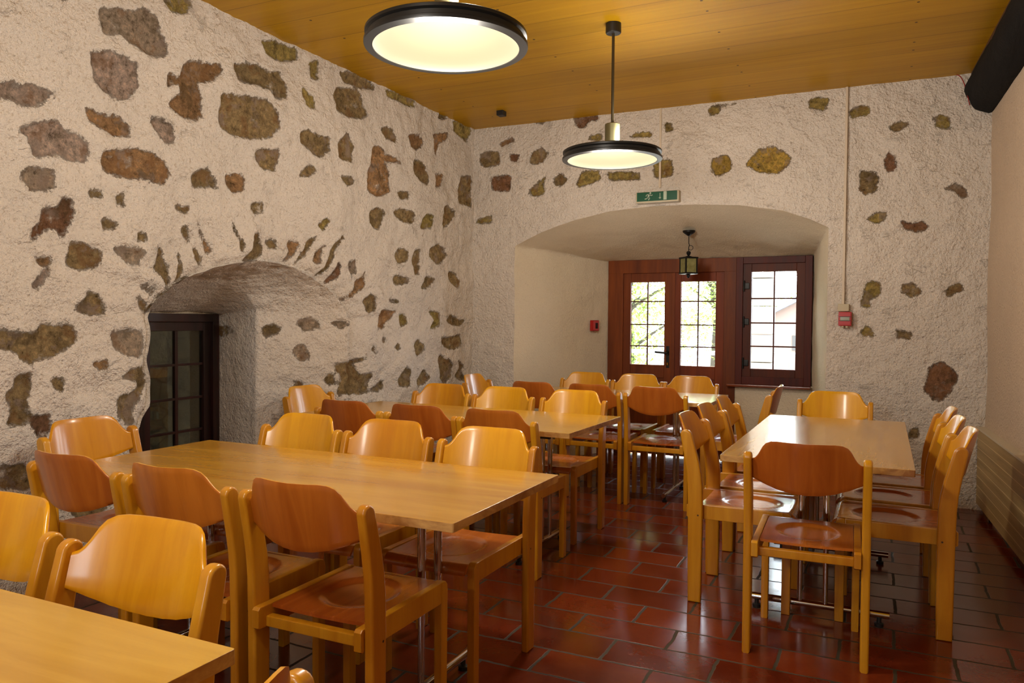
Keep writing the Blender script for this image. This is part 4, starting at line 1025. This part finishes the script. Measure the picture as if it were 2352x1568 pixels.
# ------------------------------------------------------------------ chairs
def build_chair(label):
    """origin on the floor under the seat centre, the sitter looks along +y"""
    t = thing('dining_chair', label, 'chair')
    # rear legs: flat slabs that bend back above the seat, with a rounded head
    cl = [(0.0, -0.200, 0.060), (0.12, -0.200, 0.064), (0.42, -0.200, 0.068), (0.54, -0.203, 0.068), (0.60, -0.209, 0.066), (0.66, -0.220, 0.063), (0.72, -0.234, 0.058), (0.775, -0.247, 0.053)]
    fr = [(y + w / 2, z) for z, y, w in cl]; bk = [(y - w / 2, z) for z, y, w in cl]
    hz, hy, hw = cl[-1]; head = []
    for k in range(1, 10):
        a = PI * k / 10; head.append((hy - 0.003 * math.sin(a) + hw / 2 * math.cos(a), hz + 0.026 * math.sin(a)))
    prof = fr + head + bk[::-1]
    for s in (-1, 1):
        x0, x1 = (s * 0.197, s * 0.228) if s > 0 else (-0.228, -0.197)
        bm = extrude_profile(prof, x0, x1, 'x', 0.0085, 4)
        for zz, yy in ((0.408, -0.186),):
            n = bmesh.new(); bmesh.ops.create_circle(n, cap_ends=True, segments=10, radius=0.0042)
            bmesh.ops.rotate(n, verts=n.verts, matrix=Matrix.Rotation(PI / 2 * s, 3, 'Y')); bmesh.ops.translate(n, verts=n.verts, vec=(s * 0.2283, yy, zz))
            for f in n.faces: f.material_index = 1
            join(bm, n, 1)
        obj('leg', bm, [M['honey'], M['screw']], t)
    for s in (-1, 1):
        bm = bmesh.new(); a, b = sorted((s * 0.168, s * 0.198))
        # front leg with the rounded upper corner
        pr = [(0.182, 0.0), (0.219, 0.0), (0.222, 0.425), (0.219, 0.442), (0.210, 0.453), (0.198, 0.456), (0.182, 0.455)]
        join(bm, extrude_profile(pr, a, b, 'x', 0.005, 2))
        obj('leg', bm, M['honey'], t)
        bm = bmesh.new(); a, b = sorted((s * 0.171, s * 0.197))
        pr = [(-0.246, 0.392), (-0.238, 0.386), (0.183, 0.386), (0.183, 0.455), (-0.238, 0.452), (-0.246, 0.444)]
        join(bm, extrude_profile(pr, a, b, 'x', 0.004, 2)); obj('side_rail', bm, M['honey'], t)
    bm = bmesh.new(); box(bm, -0.172, 0.172, -0.214, -0.186, 0.388, 0.421, 0.004); obj('stretcher', bm, M['honey'], t)
    # dished plywood seat with a rolled front edge
    bm = bmesh.new(); NX_, NY_ = 34, 44
    top, bot = [], []
    for i in range(NX_ + 1):
        r1, r2 = [], []
        for j in range(NY_ + 1):
            u, v = i / NX_ * 2 - 1, j / NY_
            L = v * 0.451; y = -0.190 + min(L, 0.394); z = 0.450
            if L > 0.394:
                a = (L - 0.394) / 0.036
                if a < PI / 2: y = 0.204 + 0.036 * math.sin(a); z -= 0.036 * (1 - math.cos(a))
                else: y = 0.240; z -= 0.036 + (L - 0.394 - 0.036 * PI / 2)
            r = math.hypot(u * 0.170 / 0.122, (y - 0.02) / 0.135)
            k = 1 - min(1, max(0, (r - 0.82) / 0.22)); k = k * k * (3 - 2 * k)
            z -= 0.009 * k + 0.004 * (1 - u * u) * (1 if L < 0.39 else 0.3)
            x = u * (0.1695 if L < 0.43 else 0.1695 - 0.012 * ((L - 0.43) / 0.032) ** 2)
            nx_, nz_ = (0, 1)
            dy, dz = (0, -0.010) if L <= 0.394 else (-0.010 * math.sin(min(PI / 2, (L - 0.394) / 0.036)), -0.010 * math.cos(min(PI / 2, (L - 0.394) / 0.036)))
            r1.append(bm.verts.new((x, y, z))); r2.append(bm.verts.new((x, y + dy, z + dz)))
        top.append(r1); bot.append(r2)
    grid_faces(bm, top); grid_faces(bm, bot, 0, True)
    for i in range(NX_):
        bm.faces.new((top[i][0], bot[i][0], bot[i + 1][0], top[i + 1][0])); bm.faces.new((top[i + 1][-1], bot[i + 1][-1], bot[i][-1], top[i][-1]))
    for j in range(NY_):
        bm.faces.new((top[0][j + 1], bot[0][j + 1], bot[0][j], top[0][j])); bm.faces.new((top[-1][j], bot[-1][j], bot[-1][j + 1], top[-1][j + 1]))
    obj('seat', bm, M['seat'], t, angle=50)
    # curved plywood backrest between the posts: shouldered top, bellied lower edge
    ZT = [(0.0, 0.853), (0.10, 0.855), (0.125, 0.852), (0.143, 0.843), (0.155, 0.828), (0.165, 0.808), (0.176, 0.789), (0.187, 0.778), (0.200, 0.773)]
    ZB = [(0.0, 0.652), (0.05, 0.655), (0.10, 0.664), (0.15, 0.680), (0.19, 0.696), (0.20, 0.700)]
    bm = bmesh.new(); NU, NV = 64, 18; F, B = [], []
    for i in range(NU + 1):
        x = -0.1985 + 0.397 * i / NU; zt, zb = lin(ZT, abs(x)), lin(ZB, abs(x)); a, b = [], []
        for j in range(NV + 1):
            z = zb + (zt - zb) * j / NV
            q = x / 0.1985
            yc = -0.226 - 0.25 * (z - 0.70) - 0.058 * (1 - q * q)
            ny = 0.0055
            if j in (0, NV): ny = 0.0030
            sl = 0.58 * q * ny
            a.append(bm.verts.new((x - sl, yc + ny, z))); b.append(bm.verts.new((x + sl, yc - ny, z)))
        F.append(a); B.append(b)
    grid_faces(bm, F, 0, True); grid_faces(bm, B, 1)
    for i in range(NU):
        f = bm.faces.new((F[i][-1], F[i + 1][-1], B[i + 1][-1], B[i][-1])); f.material_index = 0
        f = bm.faces.new((F[i + 1][0], F[i][0], B[i][0], B[i + 1][0])); f.material_index = 0
    for j in range(NV):
        bm.faces.new((F[0][j], F[0][j + 1], B[0][j + 1], B[0][j])); bm.faces.new((F[-1][j + 1], F[-1][j], B[-1][j], B[-1][j + 1]))
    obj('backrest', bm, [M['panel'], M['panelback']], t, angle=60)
    return t

PX, NX2, PY, NY2 = -PI / 2, PI / 2, 0.0, PI       # facing +x, -x, +y, -y
T1, T2, T3, T4, T5 = ('the nearest table', 'the foreground long table', 'the second long table', 'the right-hand table', 'the far table')
CH = [
 (-1.425, 0.895, NY2, 2, 'chair behind the nearest table with its whole yellow backrest facing the camera', 1),
 (-1.945, 0.90, NY2, 1, 'chair behind the nearest table, cut off by the left edge of the photo', 1),
 (-0.985, 0.630, NX2, 2, 'chair at the nearest table of which only a post top shows at the bottom edge', 1),
 (-2.445, 1.955, PY, 0, 'leftmost chair back turned to the camera at %s' % T2, 2),
 (-1.965, 1.955, PY, 0.5, 'middle of three chair backs turned to the camera at %s' % T2, 2),
 (-1.465, 1.955, PY, 0, 'chair seen from behind at %s, its whole empty seat visible' % T2, 2),
 (-2.435, 2.57, NY2, 0, 'leftmost of the three yellow chairs on the far side of %s' % T2, 2),
 (-1.955, 2.575, NY2, 0.5, 'middle of the three yellow chairs on the far side of %s' % T2, 2),
 (-1.460, 2.57, NY2, 0, 'rightmost of the three yellow chairs on the far side of %s' % T2, 2),
 (-2.900, 2.27, PX, 0, 'chair at the left end of %s, beside the stone wall' % T2, 2),
 (-2.700, 3.765, PY, 0, 'leftmost of the three dark chair backs at %s' % T3, 3),
 (-2.225, 3.765, PY, 0, 'middle of the three dark chair backs at %s' % T3, 3),
 (-1.765, 3.765, PY, -1, 'rightmost of the three dark chair backs at %s' % T3, 3),
 (-2.775, 4.41, NY2, 0, 'leftmost of the far side chairs facing the camera at %s' % T3, 3),
 (-2.290, 4.40, NY2, 0, 'middle of the far side chairs facing the camera at %s' % T3, 3),
 (-1.795, 4.42, NY2, 0, 'rightmost far side chair at %s, seat showing past the table end' % T3, 3),
 (-3.215, 4.08, PX, -2, 'chair at the left end of %s, facing its end' % T3, 3),
 (-0.262, 3.362, PY, 2, 'chair at the near end of %s, whole red-brown backrest seen from behind' % T4, 4),
 (-0.572, 3.815, PX, 0, 'nearest chair on the left side of %s' % T4, 4),
 (-0.580, 4.270, PX, -1, 'middle chair on the left side of %s' % T4, 4),
 (-0.570, 4.735, PX, 0, 'farthest chair on the left side of %s' % T4, 4),
 (0.048, 3.835, NX2, 0, 'nearest chair on the right side of %s' % T4, 4),
 (0.040, 4.290, NX2, 1, 'middle chair on the right side of %s' % T4, 4),
 (0.040, 4.745, NX2, 0, 'farthest chair on the right side of %s' % T4, 4),
 (-0.272, 5.190, NY2, 1, 'chair at the far end of %s, facing the camera' % T4, 4),
 (-2.340, 5.52, PY, 0, 'leftmost of the near side chairs at %s, a dark backrest' % T5, 5),
 (-1.885, 5.53, PY, -2, 'middle of the near side chairs at %s, a dark backrest' % T5, 5),
 (-1.425, 5.53, PY, 1, 'rightmost near side chair at %s, bright floor visible through its legs' % T5, 5),
 (-2.350, 6.15, NY2, 0, 'leftmost of the chairs facing the camera behind %s' % T5, 5),
 (-1.880, 6.15, NY2, 0, 'middle of the chairs facing the camera behind %s' % T5, 5),
 (-1.425, 6.15, NY2, 0, 'rightmost of the chairs facing the camera behind %s' % T5, 5),
 (-2.790, 5.68, PX, 0, 'chair at the left end of %s, near the room corner' % T5, 5),
 (-0.960, 5.80, NX2, 2, 'chair at the right end of %s, below the window sill' % T5, 5),
]
GR = {1: 'chairs at the nearest table', 2: 'chairs at the foreground long table', 3: 'chairs at the second long table', 4: 'chairs at the right table', 5: 'chairs at the far table'}
proto = build_chair(CH[0][4])
for i, (x, y, rz, jit, lab, g) in enumerate(CH):
    c = proto if i == 0 else copy_tree(proto)
    c.location = (x, y, 0); c.rotation_euler = (0, 0, rz + R(jit))
    c['label'] = lab; c['group'] = GR[g]

# ------------------------------------------------------------------ tables
def build_table(label, cx, cy, L, W, along, rz=0.0, off=0.0, H=0.74):
    """folding table: beech top on two chrome T-shaped end frames; local x is the long axis"""
    t = thing('dining_table', label, 'table', (cx, cy, 0), (0 if along == 'x' else PI / 2) + R(rz), 'beech dining tables')
    bm = bmesh.new(); th = 0.027
    n = bmesh.new()
    r = 0.006; pts = []
    for sx, sy, a0 in ((1, -1, -90), (1, 1, 0), (-1, 1, 90), (-1, -1, 180)):
        for k in range(5):
            a = R(a0 + 90 * k / 4); pts.append((sx * (L / 2 - r) + r * math.cos(a), sy * (W / 2 - r) + r * math.sin(a)))
    join(bm, extrude_profile(pts, H - th, H, 'z', 0.002, 2))
    me = finish(bm, 35)
    for p in me.polygons:
        p.material_index = 0 if p.normal.z > 0.7 else 1
    obj('tabletop', me, [M['table_x'] if along == 'x' else M['table_x'], M['edge']], t)
    bm = bmesh.new(); i = 0.10
    for sy in (-1, 1): box(bm, -L / 2 + 0.16, L / 2 - 0.16, sy * (W / 2 - 0.13) - 0.012, sy * (W / 2 - 0.13) + 0.012, H - th - 0.030, H - th, 0.002)
    for sx in (-1, 1): box(bm, sx * (L / 2 - 0.33) - 0.02, sx * (L / 2 - 0.33) + 0.02, -W / 2 + 0.14, W / 2 - 0.14, H - th - 0.032, H - th - 0.002, 0.002)
    obj('under_frame', bm, M['blacksteel'], t)
    for sx in (-1, 1):
        x = sx * (L / 2 - 0.33)
        for sy in (-1, 1):
            bm = bmesh.new()
            yo = off + sy * 0.053; tube(bm, [(x, yo, 0.055), (x, yo, H - th - 0.03)], 0.0115, 16)
            lathe(bm, [(0.0115, H - 0.33), (0.0142, H - 0.31), (0.0145, H - th - 0.031)], x, yo, 20)
            obj('leg', bm, M['chrome'], t)
        bm = bmesh.new(); tube(bm, [(x, -W / 2 + 0.075, 0.052), (x, W / 2 - 0.075, 0.052)], 0.0155, 16); obj('foot_bar', bm, M['chrome'], t)
        for sy in (-1, 1):
            bm = bmesh.new(); lathe(bm, [(0, 0.0), (0.018, 0.0), (0.019, 0.014), (0.010, 0.018), (0.009, 0.040)], x, sy * (W / 2 - 0.115), 18); obj('foot_glide', bm, M['black'], t)
        bm = bmesh.new(); tube(bm, [(x, off + 0.052, H - 0.075), (x - sx * 0.13, off + 0.03, H - th - 0.02)], 0.006, 8); tube(bm, [(x, off - 0.052, H - 0.075), (x - sx * 0.13, off - 0.03, H - th - 0.02)], 0.006, 8)
        obj('folding_brace', bm, M['blacksteel'], t)
    return t
build_table('nearest table, its worn right corner filling the bottom left of the photo', -1.853, 0.590, 1.74, 0.77, 'x', 0, -0.02)
build_table('long beech table in the left foreground, chairs on three sides', -1.930, 2.232, 1.74, 0.77, 'x', 0, 0.03)
build_table('long beech table behind the foreground one, partly hidden by chair backs', -2.268, 4.02, 1.74, 0.80, 'x', -1.0, 0.063)
build_table('table on the right with window glare on its top, running towards the back wall', -0.247, 4.145, 1.625, 0.737, 'y', 0, 0.016)
build_table('farthest table in front of the double door, only its bright right end showing', -1.945, 5.77, 1.74, 0.75, 'x', 0, 0.072)

# ------------------------------------------------------------------ outside the door and window
def leafmat(name, a, b):
    t = MT(name); oi = t.node('ShaderNodeNewGeometry')
    c = t.ramp(oi.outputs['Random Per Island'], [(0.0, a), (1.0, b)])
    t.n.remove(t.b)
    d = t.node('ShaderNodeBsdfDiffuse'); tl = t.node('ShaderNodeBsdfTranslucent'); ad = t.node('ShaderNodeMixShader')
    ad.inputs[0].default_value = 0.5
    t.lk(c, d.inputs[0]); t.lk(c, tl.inputs[0]); t.lk(d.outputs[0], ad.inputs[1]); t.lk(tl.outputs[0], ad.inputs[2]); t.lk(ad.outputs[0], t.o.inputs[0])
    return t.m
M['leaf'] = leafmat('leaves', (0.22, 0.32, 0.06), (0.50, 0.60, 0.24))
M['bark'] = plain('bark', (0.05, 0.04, 0.03, 1), 0.9)
def tree(label, x, y, z0, h, r, n, seed):
    rg = random.Random(seed)
    t = thing('garden_tree', label, 'tree', (x, y, z0), 0, 'trees outside the door')
    bm = bmesh.new(); tube(bm, [(0, 0, 0), (0.06, 0.02, h * 0.35), (-0.05, 0, h * 0.6), (0.08, 0.05, h * 0.85)], [0.10, 0.08, 0.06, 0.03], 8)
    for k in range(9):
        a = rg.uniform(0, 2 * PI); zz = h * rg.uniform(0.3, 0.7); q = r * rg.uniform(0.5, 0.9)
        tube(bm, [(0, 0, zz), (math.cos(a) * q * 0.5, math.sin(a) * q * 0.5, zz + 0.3), (math.cos(a) * q, math.sin(a) * q, zz + rg.uniform(0.3, 0.9))], [0.035, 0.022, 0.010], 6)
    obj('trunk', bm, M['bark'], t)
    bm = bmesh.new()
    cl = [(rg.gauss(0, r * 0.45), rg.gauss(0, r * 0.45), h * rg.uniform(0.22, 1.0)) for _ in range(46)]
    for k in range(n):
        c = rg.choice(cl); p = Vector((c[0] + rg.gauss(0, 0.20), c[1] + rg.gauss(0, 0.20), c[2] + rg.gauss(0, 0.16)))
        d = Vector((rg.uniform(-1, 1), rg.uniform(-1, 1), rg.uniform(-0.5, 0.5))).normalized(); e = d.cross(Vector((rg.uniform(-.4, .4), rg.uniform(-.4, .4), 1))).normalized()
        s = rg.uniform(0.03, 0.06)
        a, b = d * s, e * s * 0.45
        bm.faces.new([bm.verts.new(q) for q in (p - a, p - a * 0.1 + b, p + a, p - a * 0.1 - b)])
    obj('foliage', bm, M['leaf'], t, smooth=False)
tree('leafy tree seen through the left door panes', -3.6, 11.6, -0.15, 3.1, 1.0, 13000, 1)
tree('leafy tree seen through the right door panes', -2.9, 14.9, -0.15, 3.9, 1.3, 13000, 2)
tree('thin leafy tree seen through the window beside the post', -1.6, 18.0, -0.15, 4.0, 1.0, 3500, 4)
tree('low leafy tree outside, farthest to the left behind the railing', -7.0, 16.5, -0.15, 3.4, 1.2, 3600, 3)

def gmat():
    t = MT('bright_gravel'); n = t.noise(t.coord(), 12, 4); t.set(Base_Color=t.ramp(n, [(0.3, (0.38, 0.37, 0.34)), (0.7, (0.5, 0.49, 0.46))]), Roughness=0.95); return t.m
bm = bmesh.new(); box(bm, -14, 8, YI + 0.4, 30, -0.8, -0.15)
tag(obj('courtyard_ground', bm, gmat()), 'pale courtyard ground outside the door', 'ground', kind='structure')
t = thing('stone_post', 'pale tall stone post outside, behind the left half of the window', 'post', (-1.30, 9.6, -0.15))
bm = bmesh.new()
for k in range(9): box(bm, -0.13, 0.13, -0.13, 0.13, k * 0.33, k * 0.33 + 0.322, 0.012)
obj('shaft', bm, plain('pale_stone', srgb(128, 123, 113), 0.9), t)
bm = bmesh.new(); box(bm, -0.17, 0.17, -0.17, 0.17, 2.97, 3.06, 0.01); obj('capital', bm, plain('pale_stone_cap', srgb(122, 118, 110), 0.9), t)
t = thing('garden_shed', 'low pale shed with a sloping roof outside the window', 'shed', (-0.95, 12.0, -0.15))
ms = plain('shed_boards', srgb(112, 98, 92), 0.9)
bm = bmesh.new(); join(bm, extrude_profile([(-1.0, 0), (0.15, 0), (0.15, 1.95), (-1.0, 1.35)], 0.0, 0.9, 'y', 0.0)); obj('wall', bm, ms, t)
bm = bmesh.new(); join(bm, extrude_profile([(-1.12, 1.27), (0.30, 2.02), (0.30, 2.09), (-1.12, 1.34)], -0.12, 1.0, 'y', 0.004)); obj('roof', bm, plain('shed_roof', srgb(92, 96, 104), 0.7), t)
bm = bmesh.new()
for z in (0.55, 1.05): box(bm, -0.25, -0.08, -0.012, 0.002, z, z + 0.22)
obj('shed_opening', bm, plain('shed_dark', srgb(66, 66, 66), 0.9), t)
t = thing('garden_railing', 'pale handrail crossing behind the door panes', 'railing', (-2.5, 10.3, -0.15))
mr = plain('rail_grey', srgb(104, 107, 112), 0.5)
bm = bmesh.new(); tube(bm, [(-2.6, 0, 1.05), (0.4, 0, 1.05), (2.9, 0, 1.05)], 0.03, 10); obj('handrail', bm, mr, t)
for x in (-2.5, -1.2, 0.1, 1.4, 2.75):
    bm = bmesh.new(); tube(bm, [(x, 0, 0), (x, 0, 1.04)], 0.018, 8); obj('post', bm, mr, t)

# shaded stone passage behind the small niche window
def blockmat():
    t = MT('dark_stone_blocks'); co = t.coord((1, 1, 1))
    b = t.node('ShaderNodeTexVoronoi'); b.feature = 'DISTANCE_TO_EDGE'; b.inputs['Scale'].default_value = 4.2; t.lk(t.coord((1, 1, 1.5)), b.inputs['Vector'])
    n = t.noise(co, 6, 5, 0.65); e = t.ramp(b.outputs['Distance'], [(0.0, (0.15, 0.15, 0.15)), (0.06, (1, 1, 1))])
    c = t.mix(1.0, t.ramp(n, [(0.3, srgb(30, 30, 24)), (0.7, srgb(84, 80, 62))]), e, 'MULTIPLY')
    t.set(Base_Color=c, Roughness=0.95, Normal=t.bump(t.math('ADD', n, b.outputs['Distance']), 0.6, 0.03)); return t.m
bm = bmesh.new(); box(bm, -5.25, -5.1, 1.8, 5.6, 0.0, 2.4)
struct('wall_passage', bm, blockmat())
bm = bmesh.new(); box(bm, -5.3, -4.45, 1.7, 5.7, 2.3, 2.5); box(bm, -5.3, -4.45, 1.7, 1.85, 0, 2.4); box(bm, -5.3, -4.45, 5.55, 5.7, 0, 2.4); box(bm, -5.3, -4.28, 1.7, 5.7, -0.1, 0.0)
struct('passage_light_block', bm, M['plaster_right'])  # unseen box of roof, ends and floor, added to keep sky light out

# ------------------------------------------------------------------ light from outside
w_ = bpy.data.worlds.new('World'); SC.world = w_; w_.use_nodes = True
bg = w_.node_tree.nodes['Background']; bg.inputs[0].default_value = (0.80, 0.90, 1.0, 1); bg.inputs[1].default_value = WORLD
sd_ = bpy.data.lights.new('sun', 'SUN'); sd_.energy = SUN; sd_.angle = R(2); sd_.color = (1, 0.95, 0.86)
so = bpy.data.objects.new('sun', sd_); so.rotation_euler = (R(-21), R(3), 0); so.location = (0, 12, 8); link(so)
pl = bpy.data.lights.new('daylight_portal', 'AREA'); pl.shape = 'RECTANGLE'; pl.size = 1.9; pl.size_y = 1.9; pl.cycles.is_portal = True
pl2 = pl.copy(); pl2.size = 0.6; pl2.size_y = 1.25; p2 = bpy.data.objects.new('daylight_portal', pl2); p2.location = (-1.25, YF - 0.16, 1.55); p2.rotation_euler = (PI / 2, 0, 0); link(p2)
po = bpy.data.objects.new('daylight_portal', pl); po.location = (-1.52, YI + 0.10, 1.0); po.rotation_euler = (-PI / 2, 0, 0); link(po)

# ------------------------------------------------------------------ camera
cam = bpy.data.cameras.new('camera'); cam.sensor_width = 36.0; cam.sensor_fit = 'HORIZONTAL'
cam.lens = 36.0 * 1779.47 / 2352; cam.clip_start = 0.05; cam.clip_end = 100
co_ = bpy.data.objects.new('camera', cam); link(co_)
yaw, pitch, roll = R(25.5974), R(1.5141), R(-0.4520)
fwd = Vector((-math.sin(yaw) * math.cos(pitch), math.cos(yaw) * math.cos(pitch), -math.sin(pitch)))
right = Vector((math.cos(yaw), math.sin(yaw), 0)); down = fwd.cross(right)
r2 = right * math.cos(roll) + down * math.sin(roll); d2 = down * math.cos(roll) - right * math.sin(roll)
co_.matrix_world = Matrix(((r2.x, -d2.x, -fwd.x, 0), (r2.y, -d2.y, -fwd.y, 0), (r2.z, -d2.z, -fwd.z, 1.3), (0, 0, 0, 1)))
SC.camera = co_
SC.view_settings.view_transform = 'Standard'
try: SC.view_settings.look = 'None'
except Exception: pass
SC.view_settings.gamma = 1.0; SC.view_settings.use_curve_mapping = False
SC.view_settings.exposure = EXPOSURE
SC.cycles.use_denoising = True
SC.cycles.max_bounces = 8; SC.cycles.diffuse_bounces = 3; SC.cycles.glossy_bounces = 4; SC.cycles.transparent_max_bounces = 12
SC.cycles.caustics_reflective = False; SC.cycles.caustics_refractive = False
SC.cycles.sample_clamp_indirect = 8.0
